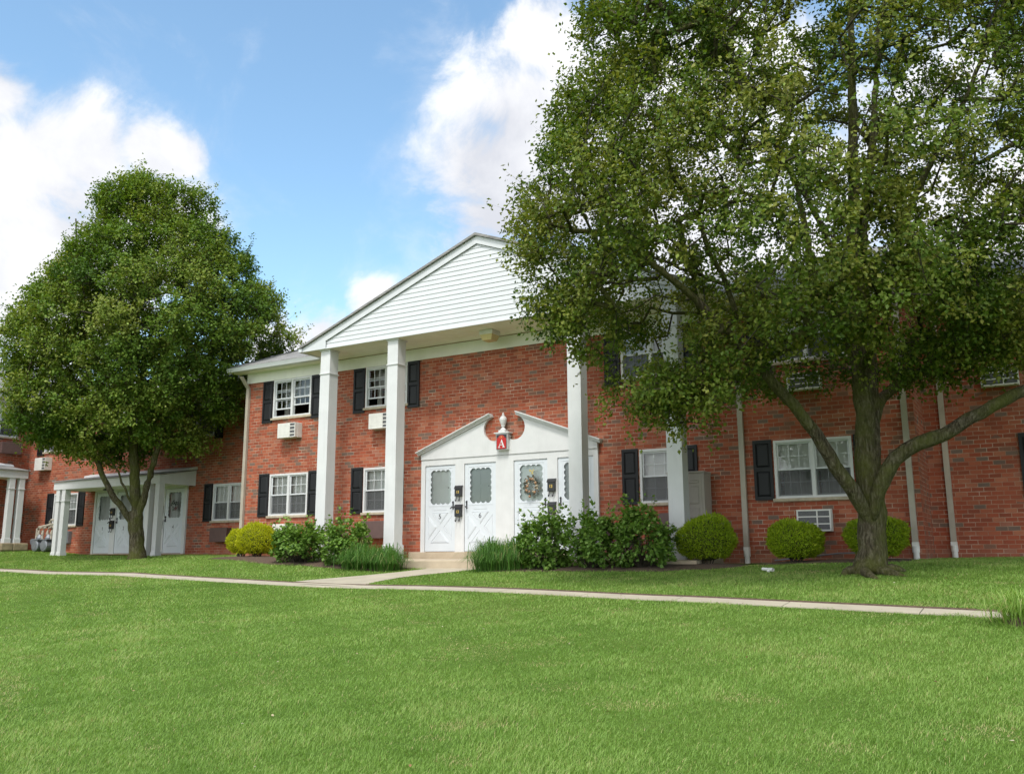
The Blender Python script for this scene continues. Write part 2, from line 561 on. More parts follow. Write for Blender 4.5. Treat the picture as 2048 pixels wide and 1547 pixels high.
M['clump'] = leaf_mat('strap_leaf', [(0, (.040, .11, .014)), (.5, (.075, .185, .025)), (.85, (.13, .27, .045)), (1, (.42, .38, .18))], 0.3, 0.5)
M['grass'] = leaf_mat('grass_blade', [(0, (.125, .230, .032)), (.35, (.200, .340, .060)), (.7, (.295, .430, .105)), (.86, (.31, .42, .12)), (.94, (.47, .42, .20)), (1, (.55, .44, .24))], 0.35, 0.55)
M['flower'] = leaf_mat('flower_petal', [(0, (.55, .20, .40)), (1, (.75, .42, .58))], 0.35, 0.6, (1, .7, .9))


def bark(name, a, b_, moss):
    mt, nt, b = mat(name)
    v = scaled(nt, 11, 11, 2.6)
    f = noise(nt, 2.6, 8, 0.68, v, 0.6)
    c = ramp(nt, f, [(0.34, tuple(k * 0.25 for k in a)), (0.5, a), (0.66, b_)])
    g = noise(nt, 2.2, 4, 0.6)
    c = mixc(nt, MT(nt, 'MULTIPLY', ramp(nt, g, [(0.38, (0, 0, 0)), (0.6, (1, 1, 1))]), 0.72), c, moss)
    c = mixc(nt, MT(nt, 'MULTIPLY', MT(nt, 'SUBTRACT', 1.0, f), 0.35), c, (.02, .018, .012))
    nt.links.new(c, b.inputs['Base Color']); b.inputs['Roughness'].default_value = 0.95
    b.inputs['Specular IOR Level'].default_value = 0.15
    bump(nt, b, f, 1.0, 0.08)
    return mt


M['bark'] = bark('mossy_bark', (.115, .095, .060), (.25, .22, .16), (.125, .14, .026))
M['twig'] = simple('twig_bark', (.055, .045, .032), 0.9, 0.3, 12.0)
M['mulch'] = simple('mulch_soil', (.085, .055, .035), 0.95, 0.45, 22.0, 0.6)


def ground_mat():
    mt, nt, b = mat('lawn_soil')
    f = noise(nt, 0.35, 6, 0.65); g = noise(nt, 45, 3, 0.7)
    c = ramp(nt, f, [(0.3, (.09, .17, .025)), (0.55, (.13, .22, .035)), (0.75, (.18, .22, .055))])
    c = mixc(nt, ramp(nt, g, [(0.35, (0, 0, 0)), (0.7, (1, 1, 1))]), mixc(nt, 1.0, c, (.5, .5, .5), 'MULTIPLY'), c)
    nt.links.new(c, b.inputs['Base Color']); b.inputs['Roughness'].default_value = 1.0
    b.inputs['Specular IOR Level'].default_value = 0.1
    bump(nt, b, g, 0.8, 0.03)
    return mt


M['ground'] = ground_mat()
# ------------------------------------------------------------------ terrain
GX = np.array([-60, -18, -15, -9, -6, -5, -2.5, -1.0, .6, 2.0, 3, 5.5, 7.7, 9, 10.6, 14, 60.])
GZ = np.array([.12, .10, -.08, -.09, -.12, -.14, -.21, -.27, -.35, -.37, -.34, -.30, -.29, -.26, -.22, -.17, -.15])


def gz(x, y):
    x = np.asarray(x, float); y = np.asarray(y, float)
    g = (np.interp(x, GX, GZ) + np.interp(x - .5, GX, GZ) + np.interp(x + .5, GX, GZ)) / 3
    yf = np.interp(x, [-8, -4], [0.1, -1.5])
    d = yf - y
    b = 0.012 * np.sin(x * 0.9 + y * 0.6) + 0.010 * np.sin(x * 0.37 - y * 1.1 + 1.0)
    b = b * np.clip((d - 3.0) / 4.0, 0, 1)
    return g + b - np.where(d > 0, .083 * np.minimum(d, 24), np.maximum(d, -1.5) * .02)


def terrain():
    xs = np.concatenate([np.linspace(-160, -32, 14), np.linspace(-30, 22, 105), np.linspace(24, 160, 14)])
    ys = np.concatenate([np.linspace(-160, -28, 12), np.linspace(-26, 2, 71), np.linspace(4, 160, 14)])
    X, Y = np.meshgrid(xs, ys)
    Z = gz(X, Y)
    v = np.stack([X, Y, Z], -1).reshape(-1, 3)
    nx, ny = len(xs), len(ys)
    i = (np.arange(ny - 1)[:, None] * nx + np.arange(nx - 1)[None]).ravel()
    f = np.stack([i, i + 1, i + nx + 1, i + nx], 1)
    o = np_mesh('lawn_ground', v, [4] * len(f), f.ravel(), M['ground'], smooth=True)
    tag(o, 'sloping lawn soil under the grass in front of the brick building', 'ground', kind='structure')


terrain()

# public walk: flags along a gently bent line, upper edge points (x, y)
WALK = [(-34, -1.6), (-26, -2.3), (-18, -3.1), (-10.83, -3.89), (-8.2, -4.2), (-5.3, -4.72), (-3.3, -4.93), (-1.9, -4.9), (-.7, -4.75), (.56, -4.58), (2.06, -4.58),
        (3.58, -4.82), (5.3, -5.15), (7.2, -5.5), (8.82, -5.86), (10.47, -6.44), (11.62, -6.83), (12.3, -7.06), (16, -8.3), (22, -10.3)]
WX = np.array([p[0] for p in WALK]); WY = np.array([p[1] for p in WALK])
WALKW = 0.38


def walk_upper(x):
    return np.interp(x, WX, WY)


def make_walk():
    b = MB()
    x = -34.0
    while x < 22:
        x1 = min(x + 1.52, 22)
        sub = np.linspace(x + .006, x1 - .006, 4)
        for a, c in zip(sub[:-1], sub[1:]):
            P = []
            for q, off in ((a, -WALKW), (c, -WALKW), (c, 0), (a, 0)):
                yy = float(walk_upper(q)) + off
                P.append((q, yy, float(gz(q, yy)) + .012))
            b.poly(P)
            for i in range(4):
                j = (i + 1) % 4
                b.poly([P[i], (P[i][0], P[i][1], P[i][2] - .12), (P[j][0], P[j][1], P[j][2] - .12), P[j]])
        x = x1
    for q in np.arange(-34, 22, .25):
        P = []
        for xx, off, h in ((q, -.012, .004), (q + .25, -.012, .004), (q + .25, .045, .026), (q, .045, .026)):
            yy = float(walk_upper(xx)) + off
            P.append((xx, yy, float(gz(xx, yy)) + h))
        b.poly(P, 1)
    o = b.build('sidewalk', [M['walk'], M['mulch']])
    tag(o, 'narrow pale concrete sidewalk crossing the lawn from edge to edge', 'sidewalk', kind='structure')


make_walk()
# front walk from the steps, bending left to the public walk
FW_L = [(1.30, -1.58), (1.12, -2.3), (.86, -3.0), (.55, -3.6), (.28, -4.2), (.12, -4.72)]
FW_R = [(2.75, -1.58), (2.45, -2.2), (2.05, -2.75), (1.85, -3.3), (1.85, -4.0), (2.10, -4.75)]


def make_front_walk():
    b = MB()
    L = [(x, y, float(gz(x, y)) + .008) for x, y in FW_L]
    R_ = [(x, y, float(gz(x, y)) + .008) for x, y in FW_R]
    for i in range(len(L) - 1):
        for k in range(3):
            f0, f1 = k / 3, (k + 1) / 3
            def lp(a, c, f): return tuple(a[j] * (1 - f) + c[j] * f for j in range(3))
            q = [lp(L[i], R_[i], f0), lp(L[i], R_[i], f1), lp(L[i + 1], R_[i + 1], f1), lp(L[i + 1], R_[i + 1], f0)]
            b.poly([q[3], q[2], q[1], q[0]])
    o = b.build('front_path', M['walk'])
    tag(o, 'short pale concrete path curving from the front steps to the sidewalk', 'path', kind='structure')


make_front_walk()

# porch slab and door step
b = MB()
b.prism_x([(-1.58, -.70), (-1.58, -.205), (-1.555, -.185), (-.0, -.150), (-.0, -.70)], -2.75, 7.3)
o = b.build('porch_slab', M['concrete'])
tag(o, 'long beige concrete slab under the four porch columns', 'porch slab', kind='structure')
b = MB()
b.box(-.20, 2.0, -.34, -.004, -.165, -.012).box(2.006, 4.75, -.34, -.004, -.165, -.014)
o = b.build('door_step', M['concrete'], bevel=.012)
tag(o, 'low concrete step under the numbered white doors', 'step', kind='structure')


# ------------------------------------------------------------------ building pieces (local frame: x right, y into the house, z up)
def wall(root, x0, x1, z0, z1, openings, depth, gable=None, name='wall', reveal=.11):
    xs = sorted({x0, x1, *[o[0] for o in openings], *[o[1] for o in openings]})
    zs = sorted({z0, z1, *[o[2] for o in openings], *[o[3] for o in openings]})
    b = MB()
    for i in range(len(xs) - 1):
        for j in range(len(zs) - 1):
            cx, cz = (xs[i] + xs[i + 1]) / 2, (zs[j] + zs[j + 1]) / 2
            if any(o[0] < cx < o[1] and o[2] < cz < o[3] for o in openings):
                continue
            b.poly([(xs[i], 0, zs[j]), (xs[i + 1], 0, zs[j]), (xs[i + 1], 0, zs[j + 1]), (xs[i], 0, zs[j + 1])])
    for a, c, d, e in openings:
        r = reveal
        b.poly([(a, 0, d), (a, 0, e), (a, r, e), (a, r, d)]); b.poly([(c, 0, e), (c, 0, d), (c, r, d), (c, r, e)])
        b.poly([(a, 0, d), (a, r, d), (c, r, d), (c, 0, d)]); b.poly([(a, r, e), (a, 0, e), (c, 0, e), (c, r, e)])
    top = [(0, z1)]
    if gable:
        top = [(0, z1), (depth / 2, gable), (depth, z1)]
    else:
        top = [(0, z1), (depth, z1)]
    for X, rev in ((x0, True), (x1, False)):
        P = [(X, 0, z0), (X, depth, z0)] + [(X, y, z) for y, z in reversed(top)]
        b.poly(list(reversed(P)) if rev else P)
    b.poly([(x1, depth, z0), (x0, depth, z0), (x0, depth, z1), (x1, depth, z1)])
    return b.build(name, M['brick'], root)


def curtain(parent, x0, x1, z0, z1, y, folds=26, amp=.014, m='curtain'):
    n = max(8, int((x1 - x0) * folds * 2))
    b = MB()
    P = []
    for i in range(n + 1):
        x = x0 + (x1 - x0) * i / n
        P.append((x, y + amp * math.sin(i * 1.1 + x * 3) + amp * .5 * math.sin(i * .37)))
    for (xa, ya), (xb, yb) in zip(P[:-1], P[1:]):
        b.poly([(xa, ya, z0), (xb, yb, z0), (xb, yb, z1), (xa, ya, z1)])
    return b.build('curtain', M[m], parent)


def window(root, x0, x1, z0, z1, units=2, style='curtain', cols=3, screen=True, sill=True):
    fw, mul = .052, .075
    b = MB()
    ya, yb = -.022, .075
    b.box(x0, x1, ya, yb, z1 - fw, z1).box(x0, x1, ya, yb, z0, z0 + fw * .8)
    b.box(x0, x0 + fw, ya, yb, z0 + fw * .8, z1 - fw).box(x1 - fw, x1, ya, yb, z0 + fw * .8, z1 - fw)
    W = (x1 - x0 - 2 * fw - (units - 1) * mul) / units
    ux = [x0 + fw + k * (W + mul) for k in range(units)]
    for k in range(units - 1):
        b.box(ux[k] + W, ux[k] + W + mul, ya + .004, yb, z0 + fw * .8, z1 - fw)
    # inner jamb stops
    w = b.build('window', M['white'], root)
    zb, zt = z0 + fw * .8, z1 - fw
    zm = (zb + zt) / 2
    for k, a in enumerate(ux):
        c = a + W
        for up in (True, False):
            s0, s1 = (zm - .018, zt) if up else (zb, zm + .018)
            y0, y1 = (.012, .040) if up else (.042, .070)
            lift = 0
            if style == 'open' and not up:
                lift = (.26 if k == 0 else .36) * (zt - zb) * .75
                s0, s1 = s0 + lift, s1 + lift
            r = .034
            s = MB()
            s.box(a, a + r, y0, y1, s0, s1).box(c - r, c, y0, y1, s0, s1)
            s.box(a + r, c - r, y0, y1, s0, s0 + r).box(a + r, c - r, y0, y1, s1 - r, s1)
            gx0, gx1, g0, g1 = a + r, c - r, s0 + r, s1 - r
            ym = (y0 + y1) / 2
            for i in range(1, cols):
                x = gx0 + (gx1 - gx0) * i / cols
                s.box(x - .007, x + .007, ym - .010, ym - .003, g0, g1)
            zc = (g0 + g1) / 2
            s.box(gx0, gx1, ym - .0108, ym - .0022, zc - .007, zc + .007)
            s.build('sash', M['vinyl'], w)
            MB().poly([(gx0, ym, g0), (gx1, ym, g0), (gx1, ym, g1), (gx0, ym, g1)]).build('pane', M['glass'], w)
        if screen and style != 'open':
            MB().poly([(a + .004, .034, zb + .004), (c - .004, .034, zb + .004), (c - .004, .034, zm - .02), (a + .004, .034, zm - .02)]).build('insect_screen', M['screen'], w)
    if sill:
        MB().box(x0 - .05, x1 + .05, -.055, .075, z0 - .062, z0 - .002).build('sill', M['sill'], w, bevel=.006)
    if style == 'curtain':
        for a in ux:
            curtain(w, a - .02, a + W + .02, z0 + .01, z1 - .01, .115, folds=14, amp=.006, m='curtain')
    elif style == 'blind':
        for a in ux:
            s = MB()
            z = z0 + .02
            while z < z1 - .03:
                s.poly([(a, .135, z), (a + W, .135, z), (a + W, .155, z + .032), (a, .155, z + .032)])
                z += .030
            s.build('blind', M['curtain'], w)
    elif style == 'half':
        for a in ux:
            curtain(w, a - .02, a + W + .02, zm - .05, z1 - .01, .10, folds=8, amp=.004)  # pale half sheet standing in for sky reflected in the upper sashes
            curtain(w, a - .02, a + W + .02, z0 + .01, z1 - .01, .55, folds=14, amp=.02)
    elif style == 'open':
        for a in ux:
            curtain(w, a - .02, a + W + .02, zm + .02, z1 - .01, .30, folds=10, amp=.01, m='drape')
        curtain(w, ux[0] + .04, ux[0] + .04 + W * .30, z0 + .01, z1 - .01, .34, folds=40, amp=.022, m='drape')
        if units > 1:
            curtain(w, ux[1] + W * .84, ux[1] + W, z0 + .01, z1 - .01, .34, folds=40, amp=.022, m='drape')
    return w


def shutter(root, x0, x1, z0, z1):
    b = MB()
    y0, ym, y1 = -.036, -.012, -.002
    st, rl = .052, .062
    zc = (z0 + z1) / 2 + .01
    b.box(x0, x0 + st, y0, y1, z0, z1).box(x1 - st, x1, y0, y1, z0, z1)
    for a, c in ((z0, z0 + rl), (zc - .036, zc + .036), (z1 - rl, z1)):
        b.box(x0 + st, x1 - st, y0 + .001, y1, a, c)
    b.box(x0 + st, x1 - st, ym, y1 - .001, z0 + rl, z1 - rl)
    for a, c in ((z0 + rl, zc - .036), (zc + .036, z1 - rl)):
        A = [(x0 + st + .010, a + .010), (x1 - st - .010, a + .010), (x1 - st - .010, c - .010), (x0 + st + .010, c - .010)]
        B = [(x0 + st + .040, a + .042), (x1 - st - .040, a + .042), (x1 - st - .040, c - .042), (x0 + st + .040, c - .042)]
        for i in range(4):
            j = (i + 1) % 4
            b.poly([(A[i][0], ym, A[i][1]), (A[j][0], ym, A[j][1]), (B[j][0], y0 + .004, B[j][1]), (B[i][0], y0 + .004, B[i][1])])
        b.poly([(p[0], y0 + .004, p[1]) for p in B])
    return b.build('shutter', M['shutter'], root)


def frustum_ring(b, P, inset, h, y):
    """moulding outline of a polygon on a door face"""
    n = len(P)
    cx = sum(p[0] for p in P) / n; cz = sum(p[1] for p in P) / n
    def ins(k):
        return [(cx + (p[0] - cx) * k, cz + (p[1] - cz) * k) for p in P]
    r = min(math.hypot(p[0] - cx, p[1] - cz) for p in P)
    A, B, C = P, ins(1 - inset * .5 / r), ins(1 - inset / r)
    for S, T, ys, yt in ((A, B, y, y - h), (B, C, y - h, y)):
        for i in range(n):
            j = (i + 1) % n
            b.poly([(S[i][0], ys, S[i][1]), (S[j][0], ys, S[j][1]), (T[j][0], yt, T[j][1]), (T[i][0], yt, T[i][1])])
    D = ins(1 - 2.6 * inset / r)
    for i in range(n):
        j = (i + 1) % n
        b.poly([(C[i][0], y, C[i][1]), (C[j][0], y, C[j][1]), (D[j][0], y - h * .8, D[j][1]), (D[i][0], y - h * .8, D[i][1])])
    b.poly([(p[0], y - h * .8, p[1]) for p in D])


def scallop(x0, x1, z0, z1, nx=4, nz=6):
    pts = []
    def arcs(p, q, n):
        dx, dz = (q[0] - p[0]) / n, (q[1] - p[1]) / n
        L = math.hypot(dx, dz); ux, uz = dx / L, dz / L; ox, oz = uz, -ux
        for k in range(n):
            for i in range(6):
                t = i / 6
                s = math.sin(math.pi * t) ** .6 * L * .27
                pts.append((p[0] + dx * (k + t) + ox * s, p[1] + dz * (k + t) + oz * s))
    c = [(x0, z0), (x1, z0), (x1, z1), (x0, z1)]
    arcs(c[0], c[1], nx); arcs(c[1], c[2], nz); arcs(c[2], c[3], nx); arcs(c[3], c[0], nz)
    return pts


def text_obj(txt, size, parent, loc, m, name, ext=.002, bold=0.0):
    cu = bpy.data.curves.new(name, 'FONT')
    cu.body = txt; cu.size = size; cu.extrude = ext; cu.align_x = 'CENTER'; cu.align_y = 'CENTER'; cu.offset = bold
    t = bpy.data.objects.new(name, cu)
    COL.objects.link(t)
    dg = bpy.context.evaluated_depsgraph_get()
    me = bpy.data.meshes.new_from_object(t.evaluated_get(dg))
    bpy.data.objects.remove(t)
    me.name = name
    me.materials.clear(); me.materials.append(m)
    o = bpy.data.objects.new(name, me)
    COL.objects.link(o)
    o.parent = parent; o.location = loc; o.rotation_euler = (math.pi / 2, 0, 0)
    return o


def door(root, x0, x1, z0, z1, y, number=None, hinge='left', inner='innerdoor'):
    w, h = x1 - x0, z1 - z0
    b = MB()
    X = lambda f: x0 + f * w
    Z = lambda v: z0 + v
    hole = scallop(X(.20), X(.82), Z(1.13), Z(1.875))
    b.prism_y([(x0, z0), (x1, z0), (x1, z1), (x0, z1)], y, y + .035, holes=[hole])
    # mouldings
    for a, c, d, e in ((.12, .90, 1.055, 1.075), (.13, .88, 1.945, 1.958)):
        b.box(X(a), X(c), y - .006, y, Z(d), Z(e))
    b.box(X(.10), X(.115), y - .004, y, Z(1.07), Z(1.95)); b.box(X(.89), X(.905), y - .004, y, Z(1.07), Z(1.95))
    frustum_ring(b, [(X(.27), Z(1.01)), (X(.27), Z(.955)), (X(.73), Z(.955)), (X(.73), Z(1.01))], .012, .004, y)
    for P in ([(X(.22), Z(.90)), (X(.5), Z(.62)), (X(.78), Z(.90))], [(X(.18), Z(.20)), (X(.82), Z(.20)), (X(.5), Z(.50))],
              [(X(.10), Z(.84)), (X(.10), Z(.27)), (X(.39), Z(.56))], [(X(.90), Z(.27)), (X(.90), Z(.84)), (X(.61), Z(.56))]):
        frustum_ring(b, P, .020, .010, y)
    d = b.build('door', M['door'], root)
    MB().poly([(X(.15), y + .020, Z(1.07)), (X(.87), y + .020, Z(1.07)), (X(.87), y + .020, Z(1.94)), (X(.15), y + .020, Z(1.94))]).build('pane', M['glass'], d)
    ib = MB()
    yi = y + .075
    ib.box(x0, x1, yi, yi + .03, z0, z1)
    for a, c in ((.16, .46), (.54, .84)):
        ib.box(X(a), X(c), yi - .006, yi, Z(1.02), Z(1.45)); ib.box(X(a), X(c), yi - .006, yi, Z(1.53), Z(1.86))
    ib.build('inner_door', M[inner], d)
    pb = MB(); pb.tube([(X(.72), yi - .008, Z(1.49)), (X(.72), yi, Z(1.49))], .012, 10); pb.build('peephole', M['black'], d)
    hx = X(.935) if hinge == 'left' else X(.065)
    hb = MB()
    hb.box(hx - .016, hx + .016, y - .012, y, Z(.97), Z(1.16))
    hb.tube([(hx, y - .03, Z(1.13)), (hx, y - .008, Z(1.13))], .020, 10)
    s = -1 if hinge == 'left' else 1
    hb.tube([(hx, y - .01, Z(1.02)), (hx, y - .055, Z(1.02)), (hx + s * .015, y - .06, Z(1.01)), (hx + s * .05, y - .055, Z(.985))], [.018, .018, .016, .012], 8)
    hb.build('handle', M['black'], d)
    if number:
        text_obj(number, .165, d, (X(.5), y - .010, Z(.805)), M['black'], 'number')
    return d


def column(root, x0, x1, y0, y1, z0, z1, base_h, ring_z, e=.022, cap=True):
    b = MB()
    c = b.box(x0, x1, y0, y1, z0 + base_h, z1).build('column', M['column'], root, bevel=.004)
    MB().box(x0 - e, x1 + e, y0 - e, y1 + e, z0, z0 + base_h - .02).prism_x([(y0 - e, z0 + base_h - .02), (y0 - .002, z0 + base_h), (y1 + .002, z0 + base_h), (y1 + e, z0 + base_h - .02)], x0 - .004, x1 + .004).build('plinth', M['column'], c)
    MB().box(x0 - .020, x1 + .020, y0 - .020, y1 + .020, ring_z, ring_z + .022).build('collar', M['column'], c)
    if cap:
        MB().box(x0 - .026, x1 + .026, y0 - .026, y1 + .026, z1 - .030, z1 - .002).build('cap', M['column'], c)
    return c


def downspout(root, xc, z_ground, z_top, adapter=True, w=.10, y=-.085):
    b = MB()
    zb = z_ground + .30 if adapter else z_ground
    b.box(xc - w / 2, xc + w / 2, y, y + .075, zb, z_top)
    b.prism_x([(y, z_top), (y + .075, z_top), (-.30, z_top + .30), (-.37, z_top + .30)], xc - w / 2, xc + w / 2)
    d = b.build('downspout', M['beige'], root)
    if adapter:
        p = MB()
        p.box(xc - w / 2 - .006, xc + w / 2 + .006, y - .008, y + .083, zb - .06, zb + .012)
        p.lathe([(.052, z_ground - .2), (.052, zb - .17), (.064, zb - .17), (.064, zb - .06), (.056, zb - .055)], xc, y + .0375, 16)
        p.build('drain_pipe', M['pvc'], d)
    return d


def eave(root, x0, x1, z, gutter=True, over=.38):
    """boxed eave, fascia and gutter along the front"""
    MB().box(x0, x1, -over + .004, 0, z - .10, z - .085).build('eave_soffit', M['soffit'], root)
    if gutter:
        g = MB()
        P = [(-over, z - .115), (-over - .085, z - .10), (-over - .11, z - .03), (-over - .125, z + .005), (-over - .11, z + .008), (-over - .10, z - .02), (-over - .003, z - .02), (-over - .003, z + .01), (-over, z + .01)]
        g.prism_x(P, x0, x1)
        g.build('gutter', M['vinyl'], root)


def gable_roof(root, x0, x1, depth, z, ridge, over=.38, th=.07):
    yf, yb = -over, depth + over
    ym = depth / 2
    b = MB()
    b.prism_x([(yf, z), (ym, ridge), (yb, z), (yb, z + th), (ym, ridge + th * 1.05), (yf, z + th)], x0, x1)
    r = b.build('roof', M['shingle'], root)
    for X in (x0, x1):
        e = .028
        a, c = (X - e, X - .002) if X == x0 else (X + .002, X + e)
        MB().prism_x([(yf, z - .13), (ym, ridge - .13), (yb, z - .13), (yb, z + th * .7), (ym, ridge + th * .7), (yf, z + th * .7)], a, c).build('rake_board', M['vinyl'], root)
    return r


def canopy(root, x0, x1, cols, plinth_z, light=True):
    """shallow lean-to canopy over a row of doors"""
    yf = -1.34
    MB().box(x0, x1, yf, yf + .04, 2.07, 2.325).build('canopy_fascia', M['white'], root)
    for a in (x0, x1 - .03):
        MB().prism_x([(yf + .04, 2.07), (-.004, 2.07), (-.004, 2.55), (yf + .04, 2.325)], a, a + .03).build('canopy_side', M['white'], root)
    MB().box(x0 + .03, x1 - .03, yf + .04, -.004, 2.09, 2.11).build('canopy_ceiling', M['soffit'], root)
    r = MB()
    r.prism_x([(yf - .05, 2.327), (-.004, 2.555), (-.004, 2.585), (yf - .05, 2.357)], x0 - .04, x1 + .04)
    r.build('canopy_roof', M['shingle'], root)
    MB().prism_x([(-.30, 2.545), (-.002, 2.595), (-.002, 2.665), (-.05, 2.665), (-.30, 2.60)], x0 + .02, x1 + .05).build('flashing', M['vinyl'], root)
    for a in cols:
        column(root, a, a + .19, yf + .02, yf + .21, plinth_z, 2.07, .16, 1.68, .016, cap=False)
    if light:
        l = MB(); l.lathe([(.17, 2.035), (.17, 2.06), (.10, 2.09)], (x0 + x1) / 2 - .9, -.55, 18)
        l.build('ceiling_light', M['black'], root)


def door_row(root, sx0, sx1, doors, top, y=-.055):
    """white board surround with doors set in it; doors: (x0, x1, number, hinge, inner)"""
    b = MB()
    edges = [sx0] + [e for d in doors for e in d[:2]] + [sx1]
    for i in range(0, len(edges), 2):
        b.box(edges[i], edges[i + 1], y, .10, -.01, 2.03)
    b.box(sx0, sx1, y, .10, 2.03, top)
    b.build('door_surround', M['white'], root)
    for d in doors:
        door(root, d[0] + .008, d[1] - .008, 0.004, 2.022, y + .022, d[2], d[3], d[4])
    MB().box(sx0, sx1, y - .01, .09, -.035, -.010).build('threshold', M['concrete'], root)


UPZ = (3.632, 4.688)
LOZ = (.968, 2.088)
WINS = {}

# ------------------------------------------------------------------ central block
main = thing('apartment_building', 'two storey red brick block with white gabled portico on four tall columns', 'building', (0, 0, 0))
mw = [(-5.20, -3.80, LOZ, 2, 'curtain'), (-5.20, -3.80, UPZ, 2, 'open'), (-1.90, -1.03, LOZ, 1, 'curtain'), (-1.91, -.565, UPZ, 2, 'open'),
      (5.60, 6.46, LOZ, 1, 'blind'), (5.235, 6.60, UPZ, 2, 'blind'), (8.40, 9.85, LOZ, 2, 'half'), (8.40, 9.85, UPZ, 2, 'curtain')]
DOORS = [(.058, .936, '5', 'left', 'innerdoor'), (1.192, 2.065, '6', 'right', 'innerdark'), (2.541, 3.415, '7', 'left', 'innerdoor'), (3.667, 4.55, None, 'right', 'innerdark')]
ops = [(a, c, z[0], z[1]) for a, c, z, _, _ in mw] + [(-.03, 4.64, 0.0, 2.03)]
wall(main, -6.25, 10.95, -.9, 5.03, ops, 10.0, 7.1)
for a, c, z, n, st in mw:
    window(main, a, c, z[0], z[1], n, st)
SH = .375
for a, c, z in ((-5.60, -5.225, 0), (-3.775, -3.40, 0), (-5.60, -5.225, 1), (-3.775, -3.40, 1), (-2.30, -1.925, 0), (-1.005, -.63, 0), (-2.31, -1.935, 1), (-.545, -.19, 1),
                (5.20, 5.565, 0), (6.49, 6.86, 0), (4.84, 5.21, 1), (6.625, 7.0, 1), (8.0, 8.37, 0), (9.88, 10.25, 0), (7.99, 8.37, 1), (9.88, 10.25, 1)):
    z0, z1 = ((.945, 2.112) if z == 0 else (3.515, 4.685))
    shutter(main, a, c, z0, z1)
fb = MB(); fb.box(-6.25, 10.97, -.03, -.003, 4.692, 4.984)
for x in (-4.1, -.4, 3.3, 7.0): fb.box(x - .004, x + .004, -.032, -.03, 4.692, 4.984)
fb.build('frieze', M['frieze'], main)
for a, c in ((-6.6, -3.03), (7.53, 11.3)):
    eave(main, a, c, 5.08)
gable_roof(main, -6.6, 11.3, 10.0, 5.08, 7.23)
downspout(main, -6.165, float(gz(-6.1, -.1)), 4.55, adapter=False)
downspout(main, 7.79, float(gz(7.79, -.1)) , 4.55)
downspout(main, 10.80, float(gz(10.8, -.1)), 4.55)

# portico
PX0, PX1, PC = -3.02, 7.52, 2.25
sd = MB()
z = 5.03
step = .1125
def half(zz):
    # half width of the siding at height zz
    return 4.5 if zz < 5.2 else max(0.0, 4.5 * (6.92 - zz) / 1.72)
while z < 6.92:
    za, zb = z, min(z + step, 6.92)
    ha, hb = half(za), half(zb)
    zs = [za] + ([5.2] if za < 5.2 < zb else []) + [zb]
    L = [(PC - half(q), q) for q in zs]; R_ = [(PC + half(q), q) for q in reversed(zs)]
    yy = lambda q: -1.164 + .012 * (q - za) / step
    P = [(x, yy(q), q) for x, q in R_] + [(x, yy(q), q) for x, q in L]
    sd.poly(list(reversed(P)))
    sd.poly([(PC - ha, -1.164, za), (PC - ha, -1.148, za + .001), (PC + ha, -1.148, za + .001), (PC + ha, -1.164, za)])
    z += step
sd.poly([(PC - 4.5, -1.14, 5.03), (PC + 4.5, -1.14, 5.03), (PC + 4.5, -1.14, 5.2), (PC, -1.14, 6.92), (PC - 4.5, -1.14, 5.2)])
sd.build('gable_siding', M['vinyl'], main)
rb = MB()
rb.prism_y([(PX0, 5.005), (PC - 4.5, 5.005), (PC - 4.5, 5.205), (PC, 6.925), (PC + 4.5, 5.205), (PC + 4.5, 5.005), (PX1, 5.005), (PX1, 5.10), (PC, 7.105), (PX0, 5.10)], -1.20, -1.17)
rb.build('rake_board', M['vinyl'], main)
tr = MB()
tr.box(PC - 4.5, PC + 4.5, -1.186, -1.169, 5.004, 5.028)
tr.build('siding_trim', M['vinyl'], main)
so_ = MB()
x = PX0 + .03
while x < PX1 - .05:
    so_.box(x, min(x + .122, PX1 - .03), -1.165, -.004, 5.004, 5.016); x += .128
so_.box(PX0 + .02, PX1 - .02, -1.165, -.004, 5.02, 5.03)
so_.build('porch_soffit', M['soffit'], main)
pr = MB()
for s in (-1, 1):
    xe = PX0 - .06 if s < 0 else PX1 + .06
    pts = [(xe, 5.085), (PC, 7.11), (PC, 7.17), (xe, 5.135)]
    if s > 0: pts = pts[::-1]
    pr.prism_y(pts, -1.26, 4.9)
pr.build('porch_roof', M['shingle'], main)
pf = MB()
pf.box(PX0, PX0 + .03, -1.165, -.004, 5.004, 5.10).box(PX1 - .03, PX1, -1.165, -.004, 5.004, 5.10)
pf.build('porch_fascia', M['vinyl'], main)
pg = MB()
for X, s in ((PX0, -1), (PX1, 1)):
    a, c = sorted((X, X + s * .10))
    pg.box(a, c, -1.24, -.45, 5.0, 5.085)
pg.build('porch_gutter', M['vinyl'], main)
for cx in (-2.325, -.185, 4.635, 6.775):
    column(main, cx - .155, cx + .155, -1.10, -.79, -.175, 5.002, .34, 4.375)
cl = MB()
cl.box(2.02, 2.38, -.72, -.36, 4.90, 5.002)
c_ = cl.build('ceiling_light', M['acwhite'], main, bevel=.01)
ln = MB()
A = [(2.035, -.705), (2.365, -.705), (2.365, -.375), (2.035, -.375)]
B = [(2.08, -.66), (2.32, -.66), (2.32, -.42), (2.08, -.42)]
for i in range(4):
    j = (i + 1) % 4
    ln.poly([(*A[i], 4.90), (*B[i], 4.77), (*B[j], 4.77), (*A[j], 4.90)])
ln.poly([(*p, 4.77) for p in reversed(B)])
ln.build('lens', M['lens'], c_)

